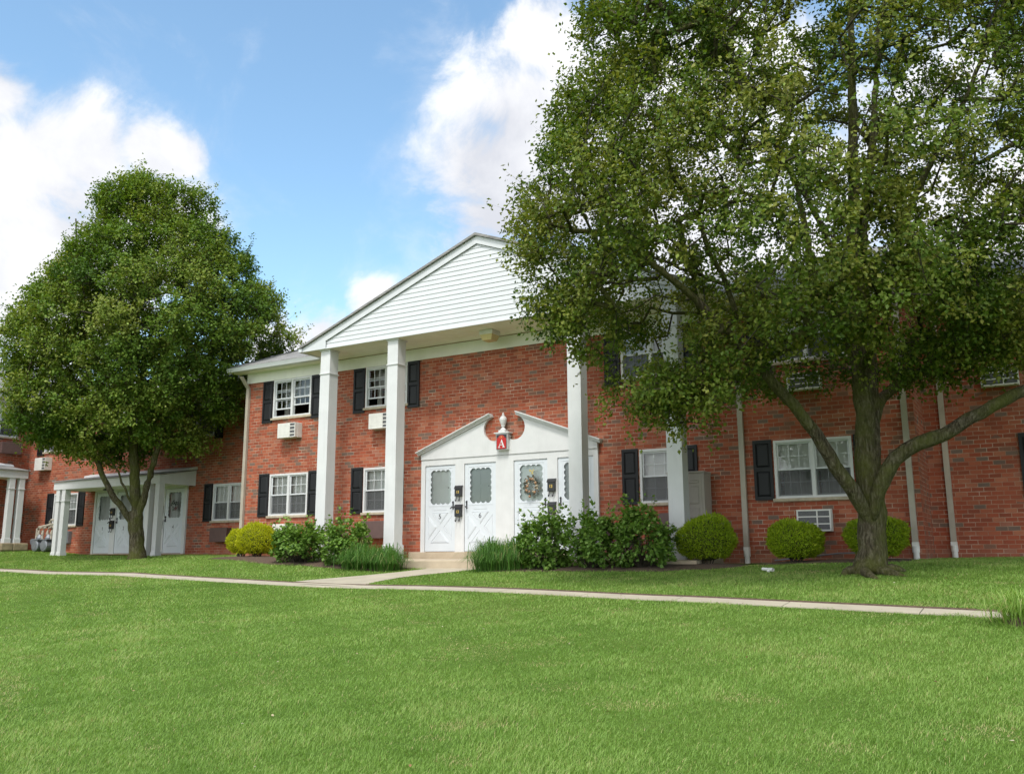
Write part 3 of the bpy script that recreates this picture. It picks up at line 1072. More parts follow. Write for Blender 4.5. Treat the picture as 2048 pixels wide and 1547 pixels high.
# doors and broken pediment
door_row(main, -.06, 4.655, DOORS, 2.175)
PCX = 2.30
ped = [(-.06, 2.18), (4.655, 2.18), (4.655, 2.31)]
tipR, tipL = (PCX + .345, 3.06), (PCX - .345, 3.06)
ped.append(tipR)
cR = (PCX + .27, 2.79)
for k in range(0, 15):
    a = math.radians(75 - k * (195 / 14))
    ped.append((cR[0] + .285 * math.cos(a), cR[1] + .285 * math.sin(a)))
ped.append((PCX + .16, 2.62)); ped.append((PCX - .16, 2.62))
cL = (PCX - .27, 2.79)
for k in range(0, 15):
    a = math.radians(300 - k * (195 / 14))
    ped.append((cL[0] + .285 * math.cos(a), cL[1] + .285 * math.sin(a)))
ped.append(tipL); ped.append((-.06, 2.31))
pb = MB(); pb.prism_y(ped, -.075, -.004)
pd = pb.build('pediment', M['white'], main)
rk = MB()
for s in (-1, 1):
    a = (PCX + s * 2.43, 2.285); c = (PCX + s * .325, 3.075)
    dx, dz = c[0] - a[0], c[1] - a[1]; L = math.hypot(dx, dz)
    nx, nz = -dz / L * s * -1, dx / L * s * -1
    if nz < 0: nx, nz = -nx, -nz
    for o0, o1, yy in ((0.0, .035, -.115), (.035, .062, -.15), (.062, .085, -.185)):
        P = [(a[0] + nx * o0, a[1] + nz * o0), (c[0] + nx * o0, c[1] + nz * o0), (c[0] + nx * o1, c[1] + nz * o1), (a[0] + nx * o1, a[1] + nz * o1)]
        if s > 0: P = P[::-1]
        rk.prism_y(P, yy, -.004)
rk.build('cornice', M['white'], pd)
MB().box(PCX - .2, PCX + .2, -.20, -.02, 2.662, 2.685).box(PCX - .17, PCX + .17, -.18, -.02, 2.645, 2.662).build('sign_ledge', M['white'], pd)
MB().box(PCX - .085, PCX + .085, -.18, -.04, 2.686, 2.735).lathe([(.075, 2.735), (.07, 2.75), (.035, 2.79), (.028, 2.815), (.05, 2.825), (.045, 2.84), (.07, 2.90), (.088, 2.97), (.082, 3.02), (.05, 3.055), (.038, 3.062), (.045, 3.075), (.022, 3.09), (.028, 3.115), (.008, 3.145)], PCX, -.11, 20).build('urn_finial', M['white'], pd, smooth=False)

# ------------------------------------------------------------------ left wing (set back)
lw = thing('apartment_building', 'set back brick wing with low white canopy over its doors behind the left tree', 'building', (0, 1.5, 0))
lws = [(-17.38, -16.0, LOZ, 2, 'curtain'), (-9.16, -7.78, LOZ, 2, 'curtain'), (-18.25, -16.9, UPZ, 2, 'blind'), (-10.12, -9.27, UPZ, 1, 'curtain'), (-14.2, -13.34, UPZ, 1, 'blind')]
ops = [(a, c, z[0], z[1]) for a, c, z, _, _ in lws] + [(-14.95, -10.36, 0.0, 2.03)]
wall(lw, -24.0, -6.0, -.9, 5.03, ops, 10.0, 7.1)
for a, c, z, n, st in lws:
    window(lw, a, c, z[0], z[1], n, st)
for a, c, z in ((-17.78, -17.41, 0), (-15.97, -15.60, 0), (-9.56, -9.19, 0), (-7.75, -7.38, 0), (-18.67, -18.29, 1), (-16.87, -16.5, 1), (-10.50, -10.15, 1), (-9.24, -8.88, 1), (-14.6, -14.23, 1), (-13.31, -12.94, 1)):
    shutter(lw, a, c, *((.945, 2.112) if z == 0 else (3.515, 4.685)))
MB().box(-19.1, -6.0, -.03, -.003, 4.692, 4.984).build('frieze', M['frieze'], lw)
eave(lw, -18.75, -6.2, 5.08)
gable_roof(lw, -24.0, -6.2, 10.0, 5.08, 7.23)
door_row(lw, -14.99, -10.31, [(-14.89, -14.03, '1', 'left', 'innerdark'), (-13.78, -12.92, '2', 'right', 'innerdark'), (-12.46, -11.60, None, 'left', 'innerdark'), (-11.34, -10.45, '4', 'right', 'innerdark')], 2.11)
canopy(lw, -15.33, -10.0, (-15.20, -14.89, -10.63, -10.20), -.11)
ch = MB(); ch.box(-15.75, -15.25, 3.0, 3.6, 5.6, 6.98).box(-15.79, -15.21, 2.96, 3.64, 6.98, 7.06)
ch.build('chimney', M['brick'], lw)

# ------------------------------------------------------------------ right wing (set back)
rw = thing('apartment_building', 'set back brick wing at the right edge with two black shutters and a beige downspout', 'building', (0, 1.5, 0))
rws = [(11.98, 13.40, UPZ, 2, 'curtain'), (12.93, 14.33, LOZ, 2, 'curtain'), (16.5, 17.9, UPZ, 2, 'curtain'), (16.5, 17.9, LOZ, 2, 'curtain')]
wall(rw, 10.7, 24.0, -.9, 5.03, [(a, c, z[0], z[1]) for a, c, z, _, _ in rws], 10.0, 7.1)
for a, c, z, n, st in rws:
    window(rw, a, c, z[0], z[1], n, st)
for a, c, z in ((11.57, 11.945, 1), (13.43, 13.8, 1), (12.53, 12.90, 0), (14.36, 14.73, 0), (16.1, 16.47, 0), (16.1, 16.47, 1), (17.93, 18.3, 0), (17.93, 18.3, 1)):
    shutter(rw, a, c, *((.945, 2.112) if z == 0 else (3.515, 4.685)))
MB().box(10.97, 24.0, -.03, -.003, 4.662, 4.984).build('frieze', M['frieze'], rw)
eave(rw, 11.33, 24.3, 5.08)
gable_roof(rw, 10.9, 24.4, 10.0, 5.08, 7.23)
downspout(rw, 11.295, float(gz(11.3, 1.4)), 4.55)

# ------------------------------------------------------------------ left arm (at right angles, a little higher)
aw = thing('apartment_building', 'brick wing at the left edge standing at right angles with a porch on stone piers', 'building', (-19.16, 0, .53), math.pi / 2)
aws = [(-.42, .976, UPZ, 2, 'blind'), (-6.5, -5.1, UPZ, 2, 'curtain')]
wall(aw, -16.0, 1.5, -1.4, 5.03, [(a, c, z[0], z[1]) for a, c, z, _, _ in aws] + [(-4.2, .32, 0.0, 2.03)], 10.0)
for a, c, z, n, st in aws:
    window(aw, a, c, z[0], z[1], n, st)
for a, c, z in ((-.82, -.45, 1), (-6.9, -6.53, 1), (-5.07, -4.7, 1)):
    shutter(aw, a, c, 3.515, 4.685)
MB().box(-16.0, 1.5, -.03, -.003, 4.692, 4.984).build('frieze', M['white'], aw)
eave(aw, -16.2, 1.5, 5.08)
gable_roof(aw, -16.2, 9.0, 10.0, 5.08, 7.23)
door_row(aw, -4.24, .36, [(-4.1, -3.24, None, 'left', 'innerdark'), (-2.98, -2.12, None, 'right', 'innerdark'), (-1.72, -.86, None, 'left', 'innerdark'), (-.6, .26, None, 'right', 'innerdark')], 2.11)
canopy(aw, -4.6, .73, (.46, .12, -4.18, -4.5), -.16, light=False)
pier = MB(); pier.box(.40, .92, -1.42, -1.0, -.42, -.165).box(-.02, .39, -1.42, -1.0, -.42, -.165).box(-4.7, -3.9, -1.42, -1.0, -.42, -.165)
pier.box(-4.6, .82, -1.36, -.004, -.9, -.43)
pier.build('stone_pier', M['stone'], aw, bevel=.03)
# ------------------------------------------------------------------ things on and by the walls
def ac_unit(name, label, x0, x1, z0, z1, loc=(0, 0, 0), rz=0, style='side', out=.27, group='air conditioners in the brick walls'):
    """through-wall air conditioner; local x along the wall, -y outwards"""
    t = thing(name, label, 'air conditioner', (loc[0], loc[1], loc[2]), rz, group)
    y = -out
    cs = MB(); cs.box(x0, x1, y + .02, -.003, z0, z1)
    cs.box(x0 - .006, x1 + .006, y + .10, y + .115, z0 - .006, z1 + .006)
    cs.build('casing', M['brown'] if style == 'cover' else M['acwhite'], t, bevel=.008)
    h = z1 - z0
    if style == 'cover':
        c = MB(); c.box(x0 - .012, x1 + .012, y - .01, y + .05, z0 - .012, z1 + .012); c.build('cover', M['brown'], t, bevel=.012)
        return t
    g = MB()
    if style == 'side':
        xs = x0 + (x1 - x0) * .70
        g.box(x0, xs, y, y + .02, z0, z1)
        for k in range(1, 5):
            zz = z0 + h * k / 5
            g.box(x0 + .006, xs - .004, y - .003, y, zz - .004, zz + .004)
        g.box(x1 - .02, x1, y, y + .02, z0, z1).box(xs, x1 - .02, y, y + .02, z1 - .02, z1).box(xs, x1 - .02, y, y + .02, z0, z0 + .02)
        g.build('front_panel', M['acwhite'], t)
        l = MB(); l.box(xs, x1 - .02, y + .012, y + .019, z0 + .02, z1 - .02); l.build('grille', M['acgrey'], t)
        v = MB()
        for k in range(1, 4):
            zz = z0 + h * k / 4
            v.box(xs, x1 - .02, y + .002, y + .014, zz - .012, zz + .012)
        v.build('louver', M['acwhite'], t)
    else:
        f = .028
        g.box(x0, x1, y, y + .02, z1 - f, z1).box(x0, x1, y, y + .02, z0, z0 + f).box(x0, x0 + f, y, y + .02, z0 + f, z1 - f).box(x1 - f, x1, y, y + .02, z0 + f, z1 - f)
        xm = x0 + (x1 - x0) * .60
        g.box(xm - .012, xm + .012, y, y + .02, z0 + f, z1 - f)
        g.build('front_frame', M['acwhite'], t)
        l = MB(); l.box(x0 + f, x1 - f, y + .013, y + .019, z0 + f, z1 - f); l.build('grille', M['acgrey'], t)
        v = MB()
        for k in range(1, 3):
            zz = z0 + h * k / 3
            v.box(x0 + f, xm - .012, y + .002, y + .013, zz - .011, zz + .011).box(xm + .012, x1 - f, y + .002, y + .013, zz - .011, zz + .011)
        v.build('louver', M['acwhite'], t)
    return t


AC = 'air_conditioner'
ac_unit(AC, 'grey-white air conditioner under the upper window left of the leftmost tall column', -4.73, -4.09, 3.02, 3.41)
ac_unit(AC, 'clean white air conditioner under the upper window, half hidden by the second tall column', -1.57, -.93, 3.03, 3.415)
ac_unit(AC, 'white air conditioner low on the wall above the leafy bush beside the golden globe shrubs', -4.76, -4.09, .335, .735)
ac_unit(AC, 'brown covered air conditioner low on the wall just left of the numbered doors', -1.72, -1.0, .335, .735, style='cover')
ac_unit(AC, 'brown covered air conditioner behind the tallest leafy bush at the fourth column', 6.05, 6.72, .335, .735, style='cover', out=.16)
ac_unit(AC, 'brown covered air conditioner up behind leaves beside the fourth column', 5.66, 6.33, 3.02, 3.42, style='cover', out=.16)
ac_unit(AC, 'slatted grey air conditioner half hidden by a round golden shrub under the wide window', 8.80, 9.42, .335, .735, style='slat', out=.18)
ac_unit(AC, 'slatted air conditioner high behind the big tree leaves left of the trunk', 8.77, 9.40, 3.02, 3.35, style='slat', out=.18)
ac_unit(AC, 'slatted air conditioner high on the wall at the right edge above the low limb', 12.02, 12.65, 3.01, 3.39, (0, 1.5, 0), style='slat', out=.18)
ac_unit(AC, 'brown covered air conditioner beside the left downspout under the double window', -8.93, -8.22, .335, .735, (0, 1.5, 0), style='cover', out=.25)
ac_unit(AC, 'white air conditioner near the inner corner under the dark shutter at far left', -18.36, -17.72, 2.95, 3.40, (0, 1.5, 0))
ac_unit(AC, 'long brown covered air conditioner above the left porch roof', .28, 1.0, 3.02, 3.40, (-19.16, 0, .53), math.pi / 2, style='cover', out=.3)


def mailbox(label, x, y, z0, z1, group='black mailboxes between the doors', flap=False):
    t = thing('mailbox', label, 'mailbox', (x, y, z0), 0, group)
    h = z1 - z0
    w = .088
    b = MB(); b.prism_x([(-.085, 0), (-.004, 0), (-.004, h), (-.045, h), (-.085, h - .045)], -w, w)
    b.build('box', M['black'], t, bevel=.006)
    l = MB(); l.prism_x([(-.100, h - .055), (-.094, h - .062), (-.04, h + .012), (-.004, h + .014), (-.004, h + .022), (-.046, h + .020)], -w - .012, w + .012)
    l.build('lid', M['black'], t)
    k = MB()
    for sx in (-.055, .045):
        k.tube([(sx, -.06, .0), (sx, -.062, -.085), (sx, -.078, -.115), (sx, -.10, -.105), (sx, -.104, -.07)], .009, 6)
    k.build('hook', M['black'], t)
    n = MB()
    n.box(-.028, -.018, -.090, -.0855, h * .30, h * .55).box(.0, .036, -.090, -.0855, h * .30, h * .345).box(.0, .036, -.090, -.0855, h * .505, h * .55).box(.025, .036, -.090, -.0855, h * .345, h * .505).box(.006, .025, -.090, -.0855, h * .41, h * .44)
    n.build('number_plate', M['brass'], t)
    return t


YM = -.056
mailbox('black mailbox with brass digits, upper one between doors 5 and 6', 1.064, YM, 1.27, 1.50)
mailbox('black mailbox with brass digits, lower one between doors 5 and 6', 1.064, YM, .80, 1.06)
mailbox('black mailbox with brass digits, upper one just right of wreath door 7', 3.541, YM, 1.29, 1.55)
mailbox('black mailbox with brass digits, lower one right of wreath door 7 above the bush', 3.541, YM, .80, 1.04)
mailbox('black mailbox, upper one between doors 1 and 2 under the left canopy', -13.905, 1.5 + YM, 1.25, 1.47)
mailbox('black mailbox, lower one between doors 1 and 2 under the left canopy', -13.905, 1.5 + YM, .80, 1.06)
mailbox('black mailbox, upper one left of door 4 under the left canopy', -11.47, 1.5 + YM, 1.22, 1.46)
mailbox('black mailbox, lower one left of door 4 under the left canopy', -11.47, 1.5 + YM, .76, 1.0)

# building sign with the letter
sg = thing('building_sign', 'red sign with white letter A on a white block over the middle doors', 'sign', (PCX, -.075, 2.30))
sg.scale = (.93, 1, 1.06); sg.location.z = 2.277
MB().box(-.16, .16, -.105, -.001, 0, .345).build('sign_block', M['white'], sg, bevel=.004)
MB().box(-.148, .148, -.112, -.106, .012, .335).build('backing', M['black'], sg)
fc = [(-.135, .022), (.135, .022), (.135, .245), (.112, .262), (.090, .262), (.085, .285), (.05, .312), (0, .320), (-.05, .312), (-.085, .285), (-.090, .262), (-.112, .262), (-.135, .245)]
MB().prism_y(fc, -.117, -.1125).build('sign_face', M['red'], sg)
em = MB()
pts = [(.060 * math.cos(a * math.pi / 12), .272 + .030 * math.sin(a * math.pi / 12)) for a in range(24)]
hol = [(.053 * math.cos(a * math.pi / 12), .272 + .024 * math.sin(a * math.pi / 12)) for a in range(24)]
em.prism_y(pts, -.120, -.1175, holes=[hol])
pts = [(.022 * math.cos(a * math.pi / 8), .278 + .016 * math.sin(a * math.pi / 8)) for a in range(16)]
em.prism_y(pts, -.120, -.1175); em.box(-.0035, .0035, -.1195, -.1176, .248, .266)
em.build('emblem', M['orange'], sg)
A_ = MB()
zb, zt = .048, .222
thinL = [(-.098, zb), (-.034, zb), (-.034, zb + .012), (-.058, zb + .014), (-.010, zt - .040), (.016, zt), (.004, zt), (-.078, zb + .014), (-.098, zb + .012)]
thick = [(.030, zb), (.104, zb), (.104, zb + .012), (.086, zb + .014), (.016, zt), (-.012, zt - .034), (.048, zb + .014), (.030, zb + .012)]
A_.prism_y(thinL, -.1210, -.1176); A_.prism_y(thick, -.1222, -.1177)
A_.prism_y([(-.050, zb + .052), (.038, zb + .052), (.032, zb + .066), (-.044, zb + .066)], -.1204, -.1178)
A_.build('letter', M['white'], sg)

# wreath on door 7
wr = thing('wreath', 'dried flower wreath hanging on a gold ribbon on door 7', 'wreath', (3.03, -.075, 1.42), 0)
wr.scale = (1.0, 1.05, 1.0)
fv, fi, ft = [], [], []
wreath_r = np.random.default_rng(3)
lb = MB()
for k in range(260):
    a = wreath_r.uniform(0, 2 * math.pi); r = .135 + wreath_r.normal(0, .028)
    p = Vector((r * math.cos(a), -.02 - abs(wreath_r.normal(0, .018)), r * math.sin(a) * 1.15))
    d = Vector((math.cos(a) + wreath_r.normal(0, .8), wreath_r.normal(-.3, .5), math.sin(a) + wreath_r.normal(0, .8))).normalized()
    s = d.cross(Vector((0, 1, .2))).normalized()
    L, W = wreath_r.uniform(.035, .07), wreath_r.uniform(.012, .02)
    lb.poly([p, p + d * L * .5 + s * W, p + d * L, p + d * L * .5 - s * W], int(wreath_r.integers(0, 3)))
wm = [simple('dried_leaf', (.06, .075, .06), .8, .3, 30), simple('dried_brown', (.16, .10, .05), .8, .3, 30), simple('eucalyptus', (.11, .15, .14), .8, .2, 30)]
lb.build('leaves', wm, wr)
flm = [simple('flower_peach', (.36, .21, .12), .7, .2, 30), simple('flower_cream', (.42, .36, .25), .7, .2, 30)]
for k in range(15):
    a = k / 15 * 2 * math.pi + wreath_r.normal(0, .12)
    r = .135 + wreath_r.normal(0, .02); q = wreath_r.uniform(.020, .034)
    c = (r * math.cos(a), r * math.sin(a) * 1.15)
    P = [(q * math.sin(t * math.pi / 6), c[1] + q * math.cos(t * math.pi / 6) * -1) for t in range(7)]
    MB().lathe([(max(.002, rr), zz) for rr, zz in P], c[0], -.045, 8).build('dried_flower', flm[int(wreath_r.integers(0, 2))], wr, smooth=True)
rbn = MB(); rbn.box(.012, .022, -.012, -.008, .15, .36)
rbn.poly([(.016, -.02, .35), (-.05, -.03, .38), (-.04, -.03, .33)]).poly([(.016, -.02, .35), (.075, -.03, .385), (.065, -.03, .335)]).poly([(.016, -.022, .355), (-.02, -.02, .28), (0, -.02, .28)]).poly([(.016, -.022, .355), (.05, -.02, .29), (.03, -.02, .28)])
rbn.build('ribbon', M['ribbon'], wr)
# small wreath behind the storm door of number 4
w4 = thing('wreath', 'dim red flower wreath in the glass of door 4', 'wreath', (-10.83, 1.445, 1.48), 0)
lb = MB()
for k in range(110):
    a = wreath_r.uniform(0, 2 * math.pi); r = .12 + wreath_r.normal(0, .03)
    p = Vector((r * math.cos(a), -.02 - abs(wreath_r.normal(0, .012)), r * math.sin(a)))
    d = Vector((wreath_r.normal(0, 1), wreath_r.normal(-.3, .4), wreath_r.normal(0, 1))).normalized(); s = d.cross(Vector((0, 1, .2))).normalized()
    L, W = wreath_r.uniform(.03, .06), wreath_r.uniform(.012, .02)
    lb.poly([p, p + d * L * .5 + s * W, p + d * L, p + d * L * .5 - s * W], 1 if (p.z < -.03 and p.x > 0) else 0)
lb.build('leaves', [wm[0], simple('faded_red', (.16, .05, .045), .8, .2, 30)], w4)

# storage cabinet on the slab
cb_ = thing('storage_cabinet', 'tall taupe resin storage cabinet standing behind the fourth column', 'cabinet', (6.80, -.27, -.165))
X0, X1, Y0, Y1, H = -.42, .335, -.22, .22, 1.70
MB().box(X0, X1, Y0, Y1, .0, H - .04).build('body', M['cabinet'], cb_, bevel=.012)
MB().box(X0 - .012, X1 + .012, Y0 - .02, Y1 + .01, H - .04, H).build('lid', M['cabinet'], cb_, bevel=.012)
for a, c in ((X0 + .05, -.047), (-.037, X1 - .05)):
    d = MB()
    d.box(a, c, Y0 - .015, Y0 - .001, .70, H - .09).box(a, c, Y0 - .015, Y0 - .001, .06, .64)
    for u0, u1 in ((.78, .98), (1.05, 1.40), (1.46, 1.52), (.16, .52)):
        P = [(a + .05, u0), (c - .05, u0), (c - .05, u1), (a + .05, u1)]
        frustum_ring(d, P, .014, .008, Y0 - .015)
    d.build('door', M['cabinet'], cb_)
sl_ = MB(); sl_.box(X0 + .04, X1 - .04, Y0 - .004, Y0, .645, .695); sl_.build('gap', M['black'], cb_)

# gas meters
gm = thing('gas_meter', 'pair of grey gas meters with cream pipes beside the far left porch', 'gas meter', (-17.15, 1.15, .06))
for k, x in enumerate((-.30, .22)):
    b_ = MB()
    # round drums lying front to back
    path = [(x, -.20, .22), (x, -.18, .22), (x, .14, .22), (x, .16, .22)]
    b_.tube(path, [.17, .20, .20, .17], 20)
    b_.tube([(x, -.21, .22), (x, -.20, .22)], .12, 16)
    b_.box(x - .21, x + .21, -.21, .17, .41, .44)
    b_.build('meter', M['steel'], gm, smooth=False)
    r_ = MB(); r_.lathe([(.11, .44), (.12, .48), (.08, .56), (.06, .60)], x, -.02, 16); r_.build('regulator', M['steel'], gm)
p_ = MB()
for x in (-.42, -.18, .10, .34):
    p_.tube([(x, 0, .44), (x, 0, .72), (x + .03, .02, .82), (x + .12, .04, .85)], .035, 8)
    p_.tube([(x, 0, .60), (x, 0, .68)], .05, 8)
p_.tube([(-.62, .05, .44), (-.60, .05, .80), (-.5, .05, .86), (.55, .05, .98), (.66, .05, .96), (.69, .05, .88), (.68, .05, .25), (.60, .05, .18), (.58, .05, -.2)], .045, 8)
p_.tube([(.1, .05, .9), (.1, .05, 1.04), (.18, .05, 1.10), (.62, .05, 1.08)], .04, 8)
p_.build('pipe', M['beige'], gm, smooth=False)
rg = MB(); rg.tube([(-.72, -.05, .36), (-.72, .08, .36)], .10, 14); rg.tube([(-.52, -.05, .36), (-.52, .08, .36)], .10, 14); rg.build('regulator', M['steel'], gm)

# small electric box under the left window
ub = thing('utility_box', 'small grey electric box on the brick behind the leftmost canopy columns', 'utility box', (-16.35, 1.5, .35))
MB().box(-.16, .16, -.14, -.003, 0, .42).build('body', M['steel'], ub, bevel=.01)
MB().box(-.13, .13, -.152, -.141, .03, .39).build('door', M['steel'], ub, bevel=.004)

# loose piece of white gutter elbow on the grass
el = thing('gutter_elbow', 'loose white drain elbow lying on the grass near the round golden shrub', 'drain pipe', (8.90, -2.75, float(gz(8.9, -2.75))), math.radians(-28))
el.scale = (.55, .55, .55)
e_ = MB(); e_.tube([(-.22, 0, .10), (-.05, 0, .09), (.12, 0, .085)], [.045, .045, .05], 12, cap=False); e_.tube([(.10, 0, .085), (.18, 0, .08)], [.058, .058], 12, cap=False)
e_.build('pipe', M['pvc'], el)
h_ = MB(); h_.tube([(.02, -.055, .05), (.10, -.09, .035)], [.03, .03], 8); h_.build('spigot', M['pvc'], el)
hs = MB(); hs.tube([(8.35, -.20, float(gz(8.35, -.2)) + .05), (8.9, -.16, -.14), (9.5, -.14, -.07), (9.86, -.15, -.06), (9.95, -.17, -.12), (9.96, -.18, -.2)], .014, 8)
o = hs.build('hose', M['steel'])
tag(o, 'thin grey hose lying along the foot of the wall beside the big trunk', 'hose')

# mulch under the shrubs
def bed(poly, label):
    b = MB()
    cx = sum(p[0] for p in poly) / len(poly); cy = sum(p[1] for p in poly) / len(poly)
    P = []
    n = len(poly)
    for i in range(n):
        a, c = poly[i], poly[(i + 1) % n]
        for k in range(6):
            t = k / 6
            P.append((a[0] + (c[0] - a[0]) * t + random.uniform(-.06, .06), a[1] + (c[1] - a[1]) * t + random.uniform(-.05, .05)))
    rings = [[(cx + (x - cx) * s, cy + (y - cy) * s) for x, y in P] for s in (1, .75, .5, .25)]
    h = [.006, .035, .045, .05]
    R3 = [[(x, y, float(gz(x, y)) + hh) for x, y in r] for r, hh in zip(rings, h)]
    m_ = len(P)
    for r0, r1 in zip(R3[:-1], R3[1:]):
        for i in range(m_):
            j = (i + 1) % m_
            b.poly([r0[i], r0[j], r1[j], r1[i]])
    b.poly(R3[-1])
    o = b.build('mulch_bed', M['mulch'])
    tag(o, label, 'mulch', kind='structure')


bed([(-6.2, -1.15), (-2.9, -2.35), (.75, -2.35), (.95, -1.65), (-2.8, -1.62), (-3.2, -.1), (-6.2, -.1)], 'brown soil bed under the shrubs left of the steps')
bed([(2.85, -1.65), (3.2, -2.35), (6.9, -2.5), (8.2, -1.75), (8.2, -1.0), (7.4, -1.0), (7.32, -1.62)], 'brown soil bed under the leafy bushes right of the steps')
bed([(8.25, -.1), (8.3, -1.35), (10.9, -1.3), (10.85, -.1)], 'brown soil bed under the round golden shrubs near the big tree')

# ------------------------------------------------------------------ plants
def unit(v):
    return v / np.maximum(np.linalg.norm(v, axis=-1, keepdims=True), 1e-9)


def leaf_mesh(name, P, D, Nn, L, W, tone, m, parent, fold=.25):
    """a pointed oval leaf per point: base, two shoulders each side, tip, folded along the midrib"""
    S = unit(np.cross(D, Nn)); Nn = unit(np.cross(S, D))
    L = L[:, None]; W = W[:, None]
    base = P; tip = P + D * L - Nn * L * .12
    mid = P + D * L * .42 - Nn * W * fold
    a = P + D * L * .40 + S * W * .5; c = P + D * L * .40 - S * W * .5
    V = np.stack([base, a, tip, mid, c], 1).reshape(-1, 3)
    n = len(P); k = np.arange(n)[:, None] * 5
    F = np.concatenate([k + np.array([[0, 1, 2, 3]]), k + np.array([[0, 3, 2, 4]])], 1).reshape(-1)
    return np_mesh(name, V, np.full(2 * n, 4), F, m, {'tone': np.repeat(tone, 5)}, parent)


def grow_twigs(nodes, tips, rg_, seg=.35):
    """attach every tip to the nearest node so far; returns list of new chains and the node array"""
    nodes = [np.array(n) for n in nodes]
    par = [-1] * len(nodes)
    chains = []
    A = np.array(nodes)
    d0 = np.array([np.linalg.norm(A - t, axis=1).min() for t in tips])
    buf = np.zeros((len(nodes) + len(tips) * 14, 3)); buf[:len(nodes)] = A; n = len(nodes)
    for ti in np.argsort(d0):
        t = tips[ti]
        dv = t - buf[:n]
        dist = np.linalg.norm(dv, axis=1)
        # prefer parents that lie lower than the tip
        cost = dist * (1 + .35 * np.clip(-dv[:, 2] / np.maximum(dist, 1e-6), 0, 1))
        p = int(cost.argmin())
        a = buf[p]
        k = max(1, int(dist[p] / seg))
        ch = [p]
        bend = rg_.normal(0, .08, 3) * dist[p]
        for j in range(1, k + 1):
            f = j / k
            q = a + (t - a) * f + bend * math.sin(math.pi * f) + np.array([0, 0, -.06 * dist[p] * math.sin(math.pi * f)])
            if n >= len(buf):
                break
            buf[n] = q; par.append(ch[-1]); ch.append(n); n += 1
        chains.append((ch, ti))
    return buf[:n], par, chains


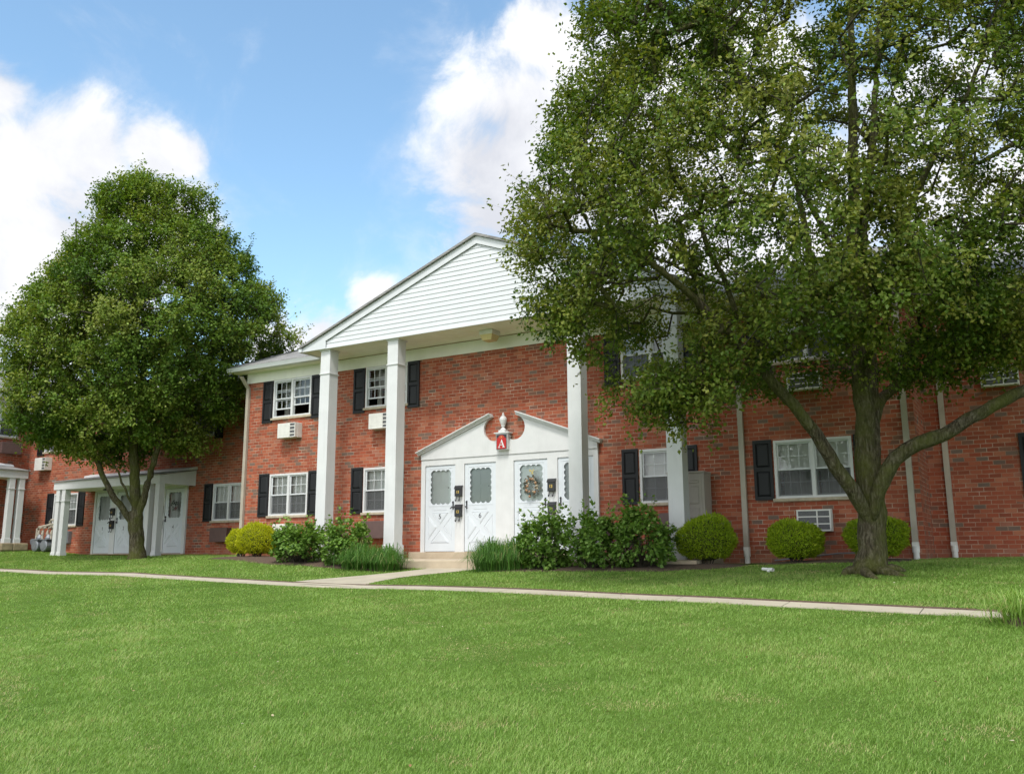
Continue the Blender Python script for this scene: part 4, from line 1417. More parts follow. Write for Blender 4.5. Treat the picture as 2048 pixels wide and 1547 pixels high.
def make_tree(name, label, base, hr, crown_poly, limbs, n_clusters, per, seed, leafm, valid, depth_k=.95, leaf=(.062, .044), spread=.36, shell=1.6, boughs=200, extra=(), bsep=1.0, brad=.62, shrink=.27, voids=()):
    g = np.random.default_rng(seed)
    root = thing(name, label, 'tree', base, 0, None)
    hr = np.array([hr[0], hr[1], 0.]); hb = np.array([-hr[1], hr[0], 0.])
    to3 = lambda s_, z_, d_: np.array([hr[0] * s_ + hb[0] * d_, hr[1] * s_ + hb[1] * d_, z_])
    # crown profile
    poly = np.array(crown_poly)
    zc_ = poly[:, 1].mean(); sc_ = poly[:, 0].mean()
    poly = poly.copy(); poly[:, 0] -= np.sign(poly[:, 0] - sc_) * np.clip(np.abs(poly[:, 0] - sc_) * .5, 0, shrink); poly[:, 1] -= np.clip((poly[:, 1] - zc_) * .2, 0, .22)
    def inside(p):
        x, y = p; c = False; j = len(poly) - 1
        for i in range(len(poly)):
            if (poly[i, 1] > y) != (poly[j, 1] > y) and x < (poly[j, 0] - poly[i, 0]) * (y - poly[i, 1]) / (poly[j, 1] - poly[i, 1]) + poly[i, 0]:
                c = not c
            j = i
        return c
    zs = np.linspace(poly[:, 1].min(), poly[:, 1].max(), 60)
    lo, hi = [], []
    for z_ in zs:
        xs_ = []
        for i in range(len(poly)):
            a, c = poly[i], poly[(i + 1) % len(poly)]
            if (a[1] > z_) != (c[1] > z_):
                xs_.append(a[0] + (c[0] - a[0]) * (z_ - a[1]) / (c[1] - a[1]))
        lo.append(min(xs_) if xs_ else 0); hi.append(max(xs_) if xs_ else 0)
    lo, hi = np.array(lo), np.array(hi)
    ker = np.ones(7) / 7
    hw_s = np.convolve(np.pad((hi - lo) / 2, 3, 'edge'), ker, 'valid'); mid_s = np.convolve(np.pad((hi + lo) / 2, 3, 'edge'), ker, 'valid')
    ztop, zbot = zs.max(), zs.min()
    ph = g.uniform(0, 6.28, 9)
    def lump(p):
        return (math.sin(p[0] * 1.9 + ph[0]) * math.sin(p[1] * 1.7 + ph[1]) * math.sin(p[2] * 2.1 + ph[2]) + .6 * math.sin(p[0] * 3.7 + ph[3]) * math.sin(p[1] * 3.3 + ph[4]) * math.sin(p[2] * 3.9 + ph[5]))
    C_, tries = [], 0
    # boughs: leaf masses gather round these, with gaps between
    B_ = []
    bt = 0
    while len(B_) < boughs and bt < 60000:
        bt += 1
        s_ = g.uniform(poly[:, 0].min(), poly[:, 0].max()); z_ = g.uniform(zbot, ztop)
        if not inside((s_, z_)): continue
        i = min(59, int((z_ - zbot) / (ztop - zbot) * 59.99))
        hw = max(.3, hw_s[i]); u = max(-1, min(1, (s_ - mid_s[i]) / hw))
        dm = depth_k * hw * math.sqrt(max(0.02, 1 - u * u))
        p = to3(s_, z_, g.uniform(-dm, dm))
        if B_ and np.min(np.linalg.norm((np.array(B_) - p) * np.array([1, 1, 1.25]), axis=1)) < bsep: continue
        B_.append(p)
    B_ = np.array(B_)
    btone = g.normal(0, .15, len(B_)); ctone0 = []
    mind = .22
    grid = {}
    while len(C_) < n_clusters and tries < 400000:
        tries += 1
        s_ = g.uniform(poly[:, 0].min(), poly[:, 0].max()); z_ = g.uniform(zbot, ztop)
        if not inside((s_, z_)): continue
        i = min(59, int((z_ - zbot) / (ztop - zbot) * 59.99))
        hw = max(.3, hw_s[i]); u = (s_ - mid_s[i]) / hw
        if abs(u) > 1: u = math.copysign(1, u)
        dm = depth_k * hw * math.sqrt(max(0.02, 1 - u * u))
        d_ = g.uniform(-dm, dm)
        rho = math.sqrt(u * u + (d_ / max(.1, depth_k * hw)) ** 2)
        rz_ = max(0, (z_ - (ztop + zbot) / 2) / ((ztop - zbot) / 2))
        rr = max(rho, rz_ ** 1.5)
        if g.uniform() > .10 + .90 * min(1, rr) ** shell: continue
        p = to3(s_, z_, d_)
        db = np.linalg.norm((B_ - p) * np.array([1, 1, 1.35]), axis=1); bi = int(db.argmin())
        if db[bi] > g.normal(brad, .06) and g.uniform() < .95: continue
        if any(a <= s_ <= b_ and c <= z_ <= e for a, b_, c, e in voids) and g.uniform() < .93: continue
        if not valid(p + np.array(base)): continue
        key = tuple((p // mind).astype(int)); ok = True
        for dx in (-1, 0, 1):
            for dy in (-1, 0, 1):
                for dz in (-1, 0, 1):
                    for q in grid.get((key[0] + dx, key[1] + dy, key[2] + dz), ()):
                        if np.sum((q - p) ** 2) < mind * mind: ok = False
        if not ok: continue
        grid.setdefault(key, []).append(p); C_.append(p); ctone0.append(btone[bi])
    for s_, z_, d_ in extra:
        bt = g.normal(0.05, .14)
        for q in range(17):
            p = to3(s_, z_, d_) + g.normal(0, 1, 3) * np.array([.36, .36, .24])
            if valid(p + np.array(base)):
                C_.append(p); ctone0.append(bt)
    C_ = np.array(C_)
    # limbs
    b = MB()
    nodes, nrad = [], []
    for path, r0, r1, ds in limbs:
        pts = np.array([to3(s_, z_, ds[0] + (ds[1] - ds[0]) * (i / max(1, len(path) - 1)) ** 1.1) for i, (s_, z_) in enumerate(path)])
        fine = []
        for i in range(len(pts) - 1):
            k = max(1, int(np.linalg.norm(pts[i + 1] - pts[i]) / .16))
            for j in range(k): fine.append(pts[i] + (pts[i + 1] - pts[i]) * j / k)
        fine.append(pts[-1]); fine = np.array(fine)
        for _ in range(3):
            fine[1:-1] = .25 * fine[:-2] + .5 * fine[1:-1] + .25 * fine[2:]
        wob = g.normal(0, .012, fine.shape); wob[0] = 0
        fine = fine + wob
        rr = r0 + (r1 - r0) * np.linspace(0, 1, len(fine)) ** .8
        rr = rr * (1 + g.normal(0, .025, len(rr)))
        if nodes:
            dl = np.concatenate([[0], np.cumsum(np.linalg.norm(np.diff(fine, axis=0), axis=1))])
            rr = rr * (.50 + .50 * np.clip(dl / .60, 0, 1))
        if r0 > .2 or path[0][1] <= .02:      # the trunk: root flare
            zz = fine[:, 2]
            rr = rr * (1 + .38 * np.exp(-np.maximum(zz, 0) / .13))
        n_side = 18 if r0 > .12 else 10
        b.tube([tuple(p) for p in fine], [float(x) for x in rr], n_side, 0)
        nodes += list(fine); nrad += list(rr)
    nl = len(nodes)
    buf, par, chains = grow_twigs(nodes, C_, g)
    cnt = np.zeros(len(buf))
    for ch, ti in chains: cnt[ch[-1]] += 1
    for i in range(len(buf) - 1, nl - 1, -1):
        if par[i] >= 0: cnt[par[i]] += cnt[i]
    for ch, ti in chains:
        if len(ch) < 2: continue
        pr_ = nrad[ch[0]] if ch[0] < nl else 1
        rr = [.0062 * max(1, cnt[i]) ** .5 for i in ch[1:]]
        r0 = min(max(rr[0] * 1.15, .008), max(.01, pr_ * .8))
        rr = [min(r0, x) for x in rr]
        b.tube([tuple(buf[i]) for i in ch], [r0] + rr, 6 if r0 > .02 else 4, 0 if r0 > .02 else 1, cap=False)
    tr_ = b.build('trunk', [M['bark'], M['twig']], root, smooth=True)
    # leaves along short shoots from every cluster centre
    ctr = np.array([0, 0, (ztop + zbot) / 2 - .8])
    nC = len(C_)
    sh = 6
    Pc = np.repeat(C_, sh, 0)
    outd = unit(Pc - ctr)
    dirs = unit(outd * .75 + g.normal(0, .62, Pc.shape) + np.array([0, 0, .42]))
    Ls = g.uniform(.55, 1.25, len(Pc)) * spread
    ctone = np.repeat(g.normal(0, .09, nC) + np.array(ctone0), sh) + g.normal(0, .05, len(Pc))
    m_ = max(1, per // sh)
    t = g.uniform(.10, 1.05, (len(Pc), m_))
    # long leader shoots sticking out of the outline
    lead = g.uniform(0, 1, len(Pc)) < .035
    Ls = np.where(lead, Ls * 1.9, Ls)
    dirs = np.where(lead[:, None], unit(dirs * .5 + outd * .5 + np.array([0, 0, .55])), dirs)
    P = Pc[:, None] + dirs[:, None] * (Ls[:, None] * t)[..., None] + g.normal(0, .055, (len(Pc), m_, 3))
    D = unit(dirs[:, None] * .5 + g.normal(0, .75, P.shape) + np.array([0, 0, -.25]))
    Nn = unit(g.normal(0, .36, P.shape) + np.array([0, 0, .80]) + .60 * outd[:, None])
    tone = np.clip(.40 + ctone[:, None] + g.normal(0, .095, t.shape) + .12 * (t - .5), 0, 1)
    P = P.reshape(-1, 3); D = D.reshape(-1, 3); Nn = Nn.reshape(-1, 3)
    n = len(P)
    sz = g.uniform(.72, 1.22, n)
    leaf_mesh('crown', P, D, Nn, leaf[0] * sz, leaf[1] * sz, tone.ravel(), leafm, root)
    # thin shoots carrying the leaves
    V0 = Pc; V1 = Pc + dirs * Ls[:, None]
    S = unit(np.cross(dirs, np.array([.2, .3, .9]))) * np.where(lead, .0075, .0035)[:, None]
    V = np.stack([V0 - S, V0 + S, V1], 1).reshape(-1, 3)
    np_mesh('shoots', V, np.full(len(Pc), 3), np.arange(3 * len(Pc)), M['twig'], None, root)
    print(name, 'clusters', nC, 'leaves', n)
    return root


HR = (math.cos(YAW), -math.sin(YAW))
RBASE = (10.50, -3.07, -.36)
roofz = lambda y: 5.15 + .4 * (y + .38)


def valid_R(p):
    if p[1] > -.55 and p[2] < 5.7: return False
    if p[2] < roofz(p[1]) + .5 and p[1] > -.6: return False
    if p[0] < 7.9 and p[1] > -1.75 and p[2] < 7.4: return False
    return p[2] > 1.6


crownR = [(-4.19, 9.47), (-4.05, 8.92), (-4.25, 8.46), (-4.22, 8.0), (-4.70, 7.6), (-4.55, 7.11), (-4.65, 6.85), (-4.95, 6.59), (-5.2, 6.07), (-5.28, 5.48), (-5.3, 5.06), (-5.36, 4.68),
          (-5.2, 4.39), (-4.9, 4.2), (-4.6, 3.9), (-4.4, 3.6), (-4.25, 3.1), (-3.8, 2.9), (-3.5, 2.75), (-3.05, 2.5), (-2.86, 2.35), (-2.5, 2.6), (-2.1, 2.95), (-1.63, 3.1), (-1.16, 3.15), (-.55, 2.95),
          (-.14, 3.25), (.41, 3.4), (.93, 3.1), (1.21, 2.8), (1.46, 3.0), (2.09, 3.05), (2.65, 3.3), (3.4, 3.3), (4.3, 3.7), (5.2, 4.6), (5.6, 5.8), (5.5, 7.6), (4.8, 9.6), (3.8, 11.2), (2.2, 12.2), (.3, 12.6), (-1.5, 12.2), (-3.2, 11.2), (-4.0, 10.2)]
limbsR = [([(.01, -.25), (.02, 0), (.03, .33), (.07, .7), (.09, 1.07), (.10, 1.45), (.10, 1.9)], .215, .19, (0, 0)),
          ([(.06, 1.3), (.06, 1.99), (.06, 2.61), (.05, 3.24), (.03, 3.88), (.02, 4.54), (.04, 5.37), (.1, 6.48), (.15, 7.63), (.2, 8.9), (.3, 10.4)], .165, .03, (0, -.5)),
          ([(.15, 1.5), (.24, 2.2), (.29, 2.8), (.34, 3.4), (.36, 4.04), (.39, 4.7), (.5, 5.54), (.71, 6.39), (.89, 7.18), (1.07, 8.35), (1.3, 9.9)], .145, .03, (.06, .9)),
          ([(.06, .55), (.0, .85), (-.12, 1.05), (-.30, 1.25), (-.59, 1.72), (-.9, 2.22), (-1.22, 2.61), (-1.48, 2.85), (-1.73, 3.13), (-2.07, 3.49), (-2.44, 3.89), (-2.9, 4.3), (-3.44, 4.72), (-4.0, 5.3)], .122, .03, (-.05, -.9)),
          ([(-1.75, 2.95), (-2.1, 2.76), (-2.42, 2.68), (-2.73, 2.54), (-2.9, 2.45)], .035, .012, (-.42, -.7)),
          ([(.05, .75), (.10, 1.20), (.19, 1.50), (.36, 1.72), (.61, 1.89), (1.0, 1.98), (1.29, 2.21), (1.81, 2.48), (2.61, 2.83), (3.45, 3.23), (4.39, 3.87)], .132, .045, (-.12, -1.2)),
          ([(.15, 1.6), (.19, 1.95), (.28, 2.25), (.48, 2.69), (.69, 2.9), (1.09, 3.04), (1.43, 3.27), (1.76, 3.47), (2.35, 3.87), (3.05, 4.53), (3.8, 5.3)], .112, .03, (.06, 1.0)),
          ([(.08, 2.9), (-.09, 3.88), (-.3, 4.21), (-.41, 4.87), (-.39, 5.88), (-.52, 6.83), (-.88, 7.63), (-1.2, 9.0)], .085, .02, (0, 1.2)),
          ([(-.03, 3.6), (-.77, 4.21), (-1.39, 4.46), (-2.01, 4.79), (-2.78, 5.21), (-3.57, 5.64)], .06, .015, (.1, 1.2)),
          ([(.36, 3.8), (.64, 4.53), (.91, 5.45), (1.17, 6.13), (1.51, 6.74), (1.92, 7.62), (2.4, 8.9)], .085, .02, (.3, -1.1)),
          ([(.05, 4.2), (-.5, 5.2), (-1.2, 6.2), (-1.9, 7.2), (-2.5, 8.4)], .055, .015, (-.1, -1.8)),
          ([(.6, 4.4), (1.4, 5.0), (2.4, 5.7), (3.4, 6.6)], .055, .015, (.3, -2.0))]
make_tree('pear_tree', 'big spreading pear tree on the right with forked mossy trunk and low limbs', RBASE, HR, crownR, limbsR, 2600, 96, 11, M['leaf'], valid_R, depth_k=.80, leaf=(.067, .048), spread=.37, shell=1.3, boughs=330, bsep=1.15, brad=.66, shrink=.06, voids=((-4.1, -2.6, 2.85, 4.0), (.8, 1.35, 4.1, 4.6), (2.2, 2.9, 2.5, 3.2)), extra=[(-.6, 4.0, -1.8), (0, 3.7, -1.6), (.3, 4.4, -2.0), (-1.2, 3.95, -1.6), (.9, 3.9, -1.5), (-1.8, 3.6, -1.2), (1.8, 3.5, -1.2), (2.5, 3.7, -.8), (1.6, 3.4, -.7), (-.4, 3.35, -1.1), (-2.4, 3.0, -1.0), (-3.1, 2.6, -.8), (-2.8, 2.45, -.7), (-4.5, 3.9, -.6), (-4.3, 3.5, -.8), (2.9, 3.9, -1.6), (1.1, 4.5, -1.8), (-.2, 4.9, -2.1), (1.7, 4.0, -.2), (2.2, 4.2, .6), (1.2, 3.5, .5)])
# surface roots at its foot
ro = MB()
for k in range(4):
    a = [-1.75, -1.2, -.2, -2.7][k]
    pts = []
    for j in range(6):
        r = .14 + j * [.17, .14, .08, .09][k]
        x, y = math.cos(a + .1 * j) * r, math.sin(a + .1 * j) * r
        pts.append((x, y, float(gz(RBASE[0] + x, RBASE[1] + y)) - RBASE[2] + [.06, .05, .055, .04, .0, -.06][j]))
    ro.tube(pts, [.08, .07, .075, .06, .04, .02], 8)
tree_root = [o for o in COL.objects if o.name.startswith('pear_tree')][0]
ro.build('root_flare', M['bark'], tree_root, smooth=True)

LBASE = (-9.59, -.73, -.16)


def valid_L(p):
    if p[1] > .9 and p[2] < 5.6: return False
    if p[1] > .9 and p[2] < roofz(p[1] - 1.5) + .5: return False
    if p[1] > -.0 and p[0] > -6.7 and p[2] < 6.2: return False
    if p[0] > -8.3 and p[2] < 3.9 and p[1] > -2.2: return False
    if p[1] > -.1 and p[2] < 2.9 and p[0] < -9.8: return False
    return True


crownL = [(-1.7, 11.6), (-1.1, 11.8), (-.48, 11.55), (.08, 11.35), (.85, 11.45), (1.35, 11.2), (1.75, 10.9), (1.85, 10.4), (1.45, 9.95), (2.5, 9.8), (3.0, 9.0), (2.8, 8.4), (3.6, 8.1), (3.9, 7.3), (3.5, 6.9), (4.4, 6.6), (3.9, 6.1),
          (4.05, 5.85), (3.2, 5.4), (2.8, 4.74), (2.8, 4.1), (2.3, 3.8), (2.2, 2.95), (1.5, 3.2), (.6, 3.25), (-.13, 3.4), (-.67, 2.85), (-1.4, 2.85), (-1.99, 2.95), (-2.7, 3.2), (-3.25, 3.3), (-3.8, 3.6), (-4.1, 4.2),
          (-4.1, 4.8), (-4.2, 5.5), (-4.2, 6.5), (-4.0, 7.2), (-3.5, 7.5), (-3.8, 8.0), (-3.1, 8.5), (-2.6, 8.7), (-3.0, 9.3), (-2.2, 9.7), (-1.9, 10.3), (-2.3, 10.9), (-2.0, 11.4)]
limbsL = [([(0, -.25), (0, 0), (-.05, .52), (-.10, 1.02), (-.13, 1.35)], .215, .20, (0, 0)),
          ([(-.10, .75), (-.16, 1.02), (-.32, 1.26), (-.54, 1.52), (-.70, 1.70), (-.84, 2.04), (-1.03, 2.46), (-1.19, 2.83), (-1.53, 3.41), (-1.9, 4.31), (-2.35, 5.21), (-2.88, 6.12)], .105, .025, (0, -.8)),
          ([(-.14, 1.2), (-.20, 2.04), (-.25, 2.68), (-.32, 3.41), (-.5, 4.6), (-.72, 6.12), (-.91, 7.67), (-1.11, 9.25), (-1.32, 10.87)], .165, .025, (0, -.3)),
          ([(-.10, .75), (-.04, 1.2), (.10, 1.62), (.21, 2.17), (.34, 2.67), (.46, 3.11), (.63, 3.85), (.86, 4.9), (1.22, 6.11), (1.67, 7.34), (2.05, 8.6)], .115, .025, (0, -.5)),
          ([(-.20, 1.4), (-.36, 1.8), (-.49, 2.17), (-.66, 2.61), (-.95, 2.94)], .045, .02, (-.02, -.5)),
          ([(-.32, 3.3), (.06, 4.6), (.25, 6.11), (.45, 7.66), (.57, 9.24), (.64, 10.53)], .08, .02, (0, .6)),
          ([(-.5, 4.5), (-1.19, 5.51), (-1.74, 6.74), (-2.1, 8.3), (-2.16, 9.9)], .07, .02, (-.1, -.9)),
          ([(.60, 3.75), (1.54, 4.59), (2.38, 5.5), (3.23, 6.26)], .05, .015, (-.2, -.8)),
          ([(-1.19, 2.83), (-2.05, 3.42), (-2.82, 3.86), (-3.6, 4.31)], .05, .015, (-.4, -1.2)),
          ([(-.4, 4.0), (.2, 5.2), (.9, 6.8)], .05, .015, (-.1, -2.0))]
make_tree('maple_tree', 'rounded green tree on the left in front of the low white canopy', LBASE, HR, crownL, limbsL, 2700, 80, 23, M['leafL'], valid_L, depth_k=.85, leaf=(.086, .060), spread=.36, shell=1.0, boughs=330, bsep=1.20, brad=.76, shrink=.17)


# leafy bushes
def leafy_bush(label, x, y, w, h, seed, n=2600, group='leafy green bushes along the porch'):
    g = np.random.default_rng(seed)
    z0 = float(gz(x, y))
    root = thing('leafy_bush', label, 'bush', (x, y, z0), 0, group)
    st = MB()
    ncl = 78
    C_ = []
    while len(C_) < ncl:
        p = g.uniform(-1, 1, 3)
        r = np.linalg.norm(p)
        if r > 1 or p[2] < -.85: continue
        C_.append(p)
    C_ = np.array(C_) * np.array([w * .46, w * .42, h * .44]) + np.array([0, 0, h * .46])
    # a few tall shoots
    tall = np.argsort(-C_[:, 2] + g.normal(0, .12, ncl))[:15]
    for i in range(ncl):
        c = C_[i]
        mid = c * .5 + g.normal(0, .03, 3); mid[2] = c[2] * .45
        st.tube([(g.normal(0, .04), g.normal(0, .04), -.05), tuple(mid), tuple(c)], [.009, .006, .003], 5)
    st.build('stems', M['twig'], root, smooth=True)
    out_ = unit(C_ - np.array([0, 0, h * .35]))
    k = n // ncl
    dirs = unit(out_[:, None] * .8 + g.normal(0, .7, (ncl, k, 3)) + np.array([0, 0, .25]))
    rad = g.uniform(0, 1, (ncl, k, 1)) ** .5 * .17
    P = C_[:, None] + dirs * rad
    Q = []
    for i in tall:
        q = C_[i] + out_[i] * np.linspace(.05, .26, 13)[:, None] + np.linspace(0, .16, 13)[:, None] * np.array([0, 0, 1.]) + g.normal(0, .02, (13, 3))
        Q.append(q)
    P = np.concatenate([P.reshape(-1, 3)] + Q)
    P[:, 2] = np.maximum(P[:, 2], .03)
    m_ = len(P)
    D = unit(unit(P - np.array([0, 0, h * .3])) * .7 + g.normal(0, .6, P.shape) + np.array([0, 0, -.25]))
    Nn = unit(g.normal(0, .45, P.shape) + np.array([0, 0, .9]) + .5 * unit(P - np.array([0, 0, h * .3])))
    sz = g.uniform(.7, 1.35, m_)
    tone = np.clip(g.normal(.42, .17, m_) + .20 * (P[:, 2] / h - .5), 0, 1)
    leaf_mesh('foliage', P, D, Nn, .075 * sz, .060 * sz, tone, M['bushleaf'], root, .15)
    return root


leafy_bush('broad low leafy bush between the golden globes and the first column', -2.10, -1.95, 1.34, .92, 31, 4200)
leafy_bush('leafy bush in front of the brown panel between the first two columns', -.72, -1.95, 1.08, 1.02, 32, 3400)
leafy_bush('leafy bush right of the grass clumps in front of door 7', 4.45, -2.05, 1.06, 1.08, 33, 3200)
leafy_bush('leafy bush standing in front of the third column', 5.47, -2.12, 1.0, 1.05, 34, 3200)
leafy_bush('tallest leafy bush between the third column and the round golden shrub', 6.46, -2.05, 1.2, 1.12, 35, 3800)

# small pink flowers between two bushes
fz = float(gz(5.95, -1.85))
fp = thing('flowering_plant', 'pink flowers peeking out between the two right leafy bushes', 'flowers', (5.95, -1.95, fz))
g = np.random.default_rng(5)
P = g.normal(0, 1, (260, 3)) * np.array([.17, .13, .15]) + np.array([0, 0, .42])
P[:, 2] = np.clip(P[:, 2], .05, .72)
leaf_mesh('leaves', P, unit(g.normal(0, 1, P.shape)), unit(g.normal(0, .5, P.shape) + np.array([0, 0, 1])), g.uniform(.04, .07, 260), g.uniform(.025, .04, 260), g.uniform(.2, .7, 260), M['bushleaf'], fp)
P = g.normal(0, 1, (70, 3)) * np.array([.17, .05, .14]) + np.array([.02, -.16, .48])
leaf_mesh('blossoms', P, unit(g.normal(0, 1, P.shape) + np.array([0, -.6, .2])), unit(g.normal(0, .4, P.shape) + np.array([0, -1, .4])), g.uniform(.035, .055, 70), g.uniform(.03, .05, 70), g.uniform(0, 1, 70), M['flower'], fp)
sb = MB()
for k in range(7): sb.tube([(0, 0, -.05), (g.normal(0, .05), g.normal(0, .05), .25), (g.normal(0, .14), g.normal(0, .1), .45)], [.008, .006, .004], 5)
sb.build('stems', M['twig'], fp)


# clipped golden globes
def globe(label, x, y, w, h, seed, n=15000, m='golden', group='round golden shrubs at the foot of the wall'):
    g = np.random.default_rng(seed)
    z0 = float(gz(x, y))
    root = thing('globe_shrub', label, 'shrub', (x, y, z0), 0, group)
    a, c = w * .5, h * .5
    cz = h - c
    d = unit(g.normal(0, 1, (n, 3)))
    d = d[d[:, 2] > -.80]; n = len(d)
    ph = g.uniform(0, 6.28, 6)
    bumpy = 1 + .035 * np.sin(d[:, 0] * 7 + ph[0]) * np.sin(d[:, 1] * 6 + ph[1]) + .075 * np.sin(d[:, 0] * 3.1 + ph[3]) * np.sin(d[:, 2] * 2.7 + ph[4]) + .03 * np.sin(d[:, 2] * 9 + ph[2] + d[:, 0] * 5) + g.normal(0, .018, n)
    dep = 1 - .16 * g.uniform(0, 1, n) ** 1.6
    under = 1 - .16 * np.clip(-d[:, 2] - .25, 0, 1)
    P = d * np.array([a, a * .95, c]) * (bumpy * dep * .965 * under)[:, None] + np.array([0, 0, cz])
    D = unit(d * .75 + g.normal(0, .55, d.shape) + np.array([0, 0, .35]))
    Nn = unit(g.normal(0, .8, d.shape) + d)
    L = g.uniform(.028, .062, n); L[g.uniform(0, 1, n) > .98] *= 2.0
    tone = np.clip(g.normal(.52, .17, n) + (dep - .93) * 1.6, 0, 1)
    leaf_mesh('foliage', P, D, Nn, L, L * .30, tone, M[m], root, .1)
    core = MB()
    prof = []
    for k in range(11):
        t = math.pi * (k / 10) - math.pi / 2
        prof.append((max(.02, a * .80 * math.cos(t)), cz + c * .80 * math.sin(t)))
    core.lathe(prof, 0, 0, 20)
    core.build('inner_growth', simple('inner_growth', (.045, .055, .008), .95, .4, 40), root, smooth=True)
    s = MB()
    for k in range(9):
        an = k / 9 * 6.28
        s.tube([(.05 * math.cos(an), .05 * math.sin(an), -.05), (.12 * math.cos(an), .12 * math.sin(an), .12), (a * .5 * math.cos(an), a * .5 * math.sin(an), cz - c * .5)], [.014, .011, .008], 5)
    s.build('stems', M['twig'], root)
    return root


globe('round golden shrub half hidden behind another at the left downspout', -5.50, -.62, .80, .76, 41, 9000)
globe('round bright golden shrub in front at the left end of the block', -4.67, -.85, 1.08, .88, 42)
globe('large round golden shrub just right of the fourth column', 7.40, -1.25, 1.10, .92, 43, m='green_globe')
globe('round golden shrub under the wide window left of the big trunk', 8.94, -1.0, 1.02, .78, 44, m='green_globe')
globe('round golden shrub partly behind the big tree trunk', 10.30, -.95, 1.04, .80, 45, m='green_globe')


# strap-leaved clumps
def strap_clump(name, label, x, y, w, h, seed, n=520, group='strap leaved clumps beside the steps', m='clump', stiff=.5, wid=.015):
    g = np.random.default_rng(seed)
    z0 = float(gz(x, y))
    root = thing(name, label, 'grass clump', (x, y, z0), 0, group)
    V, F, T, LP = [], [], [], []
    seg = 5
    for k in range(n):
        ba = g.uniform(0, 6.28); r0 = abs(g.normal(0, w * .17)); an = ba + g.normal(0, .75)
        b0 = np.array([r0 * math.cos(ba), r0 * math.sin(ba), -.02])
        L = h * g.uniform(.8, 1.2); reach = w * .5 * g.uniform(.2, 1.1)
        dz = L * g.uniform(.7, 1.1)
        d = np.array([math.cos(an), math.sin(an), 0]); s = np.array([-d[1], d[0], 0]) * wid * .5 * g.uniform(.7, 1.3)
        tone = float(np.clip(g.normal(.45, .17), 0, .88)) if g.uniform() > .05 else 1.0
        bi = len(V)
        for j in range(seg + 1):
            f = j / seg
            p = b0 + d * reach * (f ** 1.25) + np.array([0, 0, dz * (2.7 * f - 2.2 * f * f) * (1.05 - .45 * reach / (w * .5))])
            p[2] = max(p[2], -.02 if j == 0 else .02)
            q = s * (1 - f * .85) * (1 if j else .7)
            V += [p - q, p + q]; T += [tone, tone]
        for j in range(seg):
            F += [bi + 2 * j, bi + 2 * j + 1, bi + 2 * j + 3, bi + 2 * j + 2]; LP.append(4)
    np_mesh('blades', np.array(V), LP, F, M[m], {'tone': np.array(T)}, root, smooth=True)
    st = MB(); st.lathe([(w * .22, -.05), (w * .20, .03), (w * .10, .06)], 0, 0, 12); st.build('root_crown', M['mulch'], root)
    return root


strap_clump('grass_clump', 'strap leaved clump left of the second column, behind its neighbour', -.10, -2.15, 1.05, .66, 51, 1300)
strap_clump('grass_clump', 'strap leaved clump hiding the foot of the second column', .56, -2.10, .95, .64, 52, 1300)
strap_clump('grass_clump', 'strap leaved clump at the right end of the steps', 3.20, -2.05, 1.0, .74, 53, 1300)
strap_clump('grass_clump', 'strap leaved clump between the steps clump and the leafy bush', 3.74, -2.0, .95, .76, 54, 1200)
strap_clump('grass_clump', 'untidy light green clump growing over the sidewalk at the right edge', 12.55, -7.75, .80, .42, 55, 520, group=None, m='grass', wid=.009)

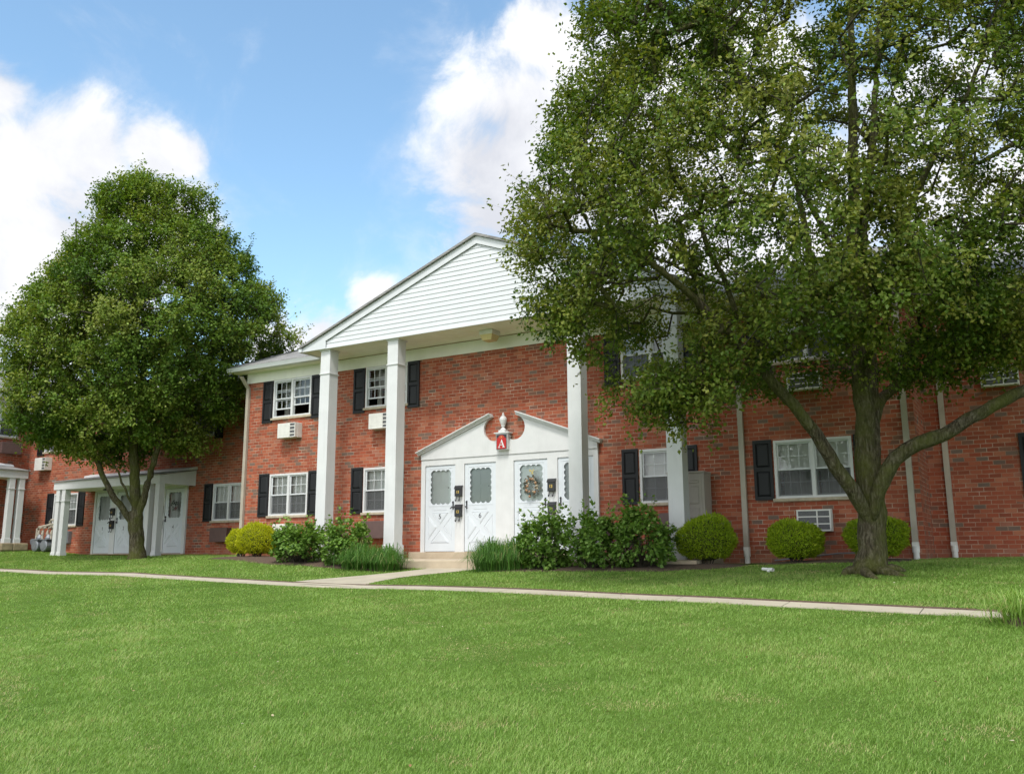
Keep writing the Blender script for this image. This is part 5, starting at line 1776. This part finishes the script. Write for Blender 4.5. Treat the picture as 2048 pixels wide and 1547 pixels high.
# ------------------------------------------------------------------ grass
def grass():
    g = np.random.default_rng(99)
    camxy = np.array([CAM.x, CAM.y]); f2 = np.array([math.sin(YAW), math.cos(YAW)]); r2 = np.array([math.cos(YAW), -math.sin(YAW)])
    PTS, DD = [], []
    rings = [(3.6, 5.5), (5.5, 7), (7, 9), (9, 11.5), (11.5, 14.5), (14.5, 18), (18, 23), (23, 30), (30, 40)]
    for d0, d1 in rings:
        dm = (d0 + d1) / 2
        half = .68
        area = (d1 ** 2 - d0 ** 2) * half
        dens = min(9000, 9000 * (5.6 / dm) ** 1.75)
        n = int(area * dens)
        d = np.sqrt(g.uniform(d0 * d0, d1 * d1, n)); u = g.uniform(-half, half, n)
        p = camxy + d[:, None] * f2 + (d * u)[:, None] * r2
        PTS.append(p); DD.append(d)
    P = np.concatenate(PTS); D = np.concatenate(DD)
    x, y = P[:, 0], P[:, 1]
    wu = walk_upper(x)
    rag = .035 * np.sin(x * 9.1) + .03 * np.sin(x * 23.7 + 1.0) + g.normal(0, .035, len(x))
    ok = ~((y < wu + .06 + .5 * rag) & (y > wu - WALKW + .03 + rag))
    # front path
    yl = np.array([q[1] for q in FW_L])[::-1]; xl = np.array([q[0] for q in FW_L])[::-1]; xr = np.array([q[0] for q in FW_R])[::-1]; yr = np.array([q[1] for q in FW_R])[::-1]
    ok &= ~((y > -4.6) & (y < -1.55) & (x > np.interp(y, yl, xl) + .02) & (x < np.interp(y, yr, xr) - .02))
    ok &= ~((x > -2.8) & (x < 7.34) & (y > -1.62))                  # slab
    wallY = np.where(x < -6.2, 1.5, np.where(x > 10.98, 1.5, 0.0))
    ok &= y < wallY - .04
    ok &= ~((x < -17.8))
    ok &= ~((x > -15.0) & (x < -10.2) & (y > .35))
    # beds
    ok &= ~((x > -6.1) & (x < -2.9) & (y > -1.05 - (x + 6.1) * .36))
    ok &= ~((x > -2.9) & (x < .80) & (y > -2.25))
    ok &= ~((x > 3.0) & (x < 8.15) & (y > -2.30 + np.clip(x - 6.9, 0, 2) * .55))
    ok &= ~((x > 8.15) & (x < 10.85) & (y > -1.22))
    ok &= ~((np.hypot(x - RBASE[0], y - RBASE[1]) < .27)) & ~((np.hypot(x - LBASE[0], y - LBASE[1]) < .24))
    P, D = P[ok], D[ok]; x, y = P[:, 0], P[:, 1]; n = len(P)
    z = gz(x, y)
    def nz(s, a, b, c): return np.sin(x * s + a) * np.sin(y * s * 1.13 + b) + .6 * np.sin(x * s * 2.3 + y * s * .9 + c) * np.sin(y * s * 1.9 - x * s * .7 + a)
    patch = .45 * nz(.55, .3, 1.2, 2.2) + .6 * nz(1.35, 2.1, .4, 1.1) + .6 * nz(3.1, .7, 2.9, .2) + .4 * nz(6.7, 1.7, .9, 2.2)
    dry = np.clip(nz(.8, 4.1, .9, 3.3) + .8 * nz(2.0, 1.3, 2.2, .5) + .5 * nz(5.0, .2, 1.1, 2.5) - 1.05, 0, 1)
    for q in range(70):
        dd, uu = g.uniform(5, 17), g.uniform(-.6, .6)
        cxy = camxy + dd * f2 + dd * uu * r2
        rx = g.uniform(.07, .20)
        dry = np.maximum(dry, 1.15 * np.clip(1.25 - np.hypot((x - cxy[0]) / rx / 1.5, (y - cxy[1]) / rx), 0, 1))
    lush = np.zeros(n)
    for q in range(160):
        dd, uu = g.uniform(4.5, 15), g.uniform(-.62, .62)
        cxy = camxy + dd * f2 + dd * uu * r2
        rx = g.uniform(.05, .16)
        lush = np.maximum(lush, np.clip(1.2 - np.hypot((x - cxy[0]) / rx / 1.3, (y - cxy[1]) / rx), 0, 1))
    dry = np.clip(dry, 0, 1)
    hgt = g.uniform(.016, .036, n) * (1 + .5 * lush) * (1 + .22 * patch) * (1 - .35 * dry)
    hgt = np.where(y > walk_upper(x), hgt * 1.15, hgt)
    tall = g.uniform(0, 1, n) > .985
    hgt = np.where(tall, hgt * 1.5, hgt)
    wid = .0029 * np.maximum(1, D / 6.0) ** .92 * g.uniform(.7, 1.35, n)
    an = g.uniform(0, 6.283, n)
    lean = g.uniform(.2, 1.5, n) * hgt
    tone = np.clip(.44 + .20 * patch - .16 * lush + g.normal(0, .18, n), 0, .90)
    isd = g.uniform(0, 1, n) < (.035 + .50 * dry)
    tone = np.where(isd, g.uniform(.86, 1.0, n), tone)
    d = np.stack([np.cos(an), np.sin(an), np.zeros(n)], 1); s = np.stack([-np.sin(an + .6), np.cos(an + .6), np.zeros(n)], 1) * (wid * .5)[:, None]
    B = np.stack([x, y, z - .006], 1)
    M1 = B + d * (lean * .35)[:, None]; M1[:, 2] += hgt * .62
    T = B + d * lean[:, None]; T[:, 2] += hgt
    V = np.stack([B - s, B + s, M1 + s * .8, M1 - s * .8, T], 1).reshape(-1, 3)
    k = np.arange(n, dtype=np.int32)[:, None] * 5
    F = np.concatenate([k + np.array([[0, 1, 2, 3]], np.int32), k + np.array([[3, 2, 4]], np.int32)], 1).ravel()
    lp = np.tile(np.array([4, 3], np.int32), n)
    o = np_mesh('lawn_grass', V, lp, F, M['grass'], {'tone': np.repeat(tone, 5)})
    tag(o, 'short mown green lawn with a few dry patches around the walks', 'grass', kind='stuff')
    print('grass blades', n)


grass()

# fallen leaves and petals on the lawn
g = np.random.default_rng(8)
n = 150
d = np.sqrt(g.uniform(20, 330, n)); u = g.uniform(-.62, .62, n)
P2 = np.array([CAM.x, CAM.y]) + d[:, None] * np.array([math.sin(YAW), math.cos(YAW)]) + (d * u)[:, None] * np.array([math.cos(YAW), -math.sin(YAW)])
P2 = P2[P2[:, 1] < -2.4]; n = len(P2)
P = np.column_stack([P2, gz(P2[:, 0], P2[:, 1]) + .034])
M['fallen'] = leaf_mat('fallen_leaf', [(0, (.20, .10, .045)), (.5, (.34, .20, .09)), (.8, (.50, .42, .26)), (1, (.70, .66, .56))], .2, .7)
o = leaf_mesh('fallen_leaves', P, unit(g.normal(0, 1, (n, 3)) * np.array([1, 1, .2])), unit(g.normal(0, .3, (n, 3)) + np.array([0, 0, 1.])), g.uniform(.015, .04, n), g.uniform(.010, .026, n), g.uniform(0, 1, n), M['fallen'], None)
tag(o, 'scattered small brown and cream fallen leaves on the lawn', 'fallen leaves', kind='stuff')
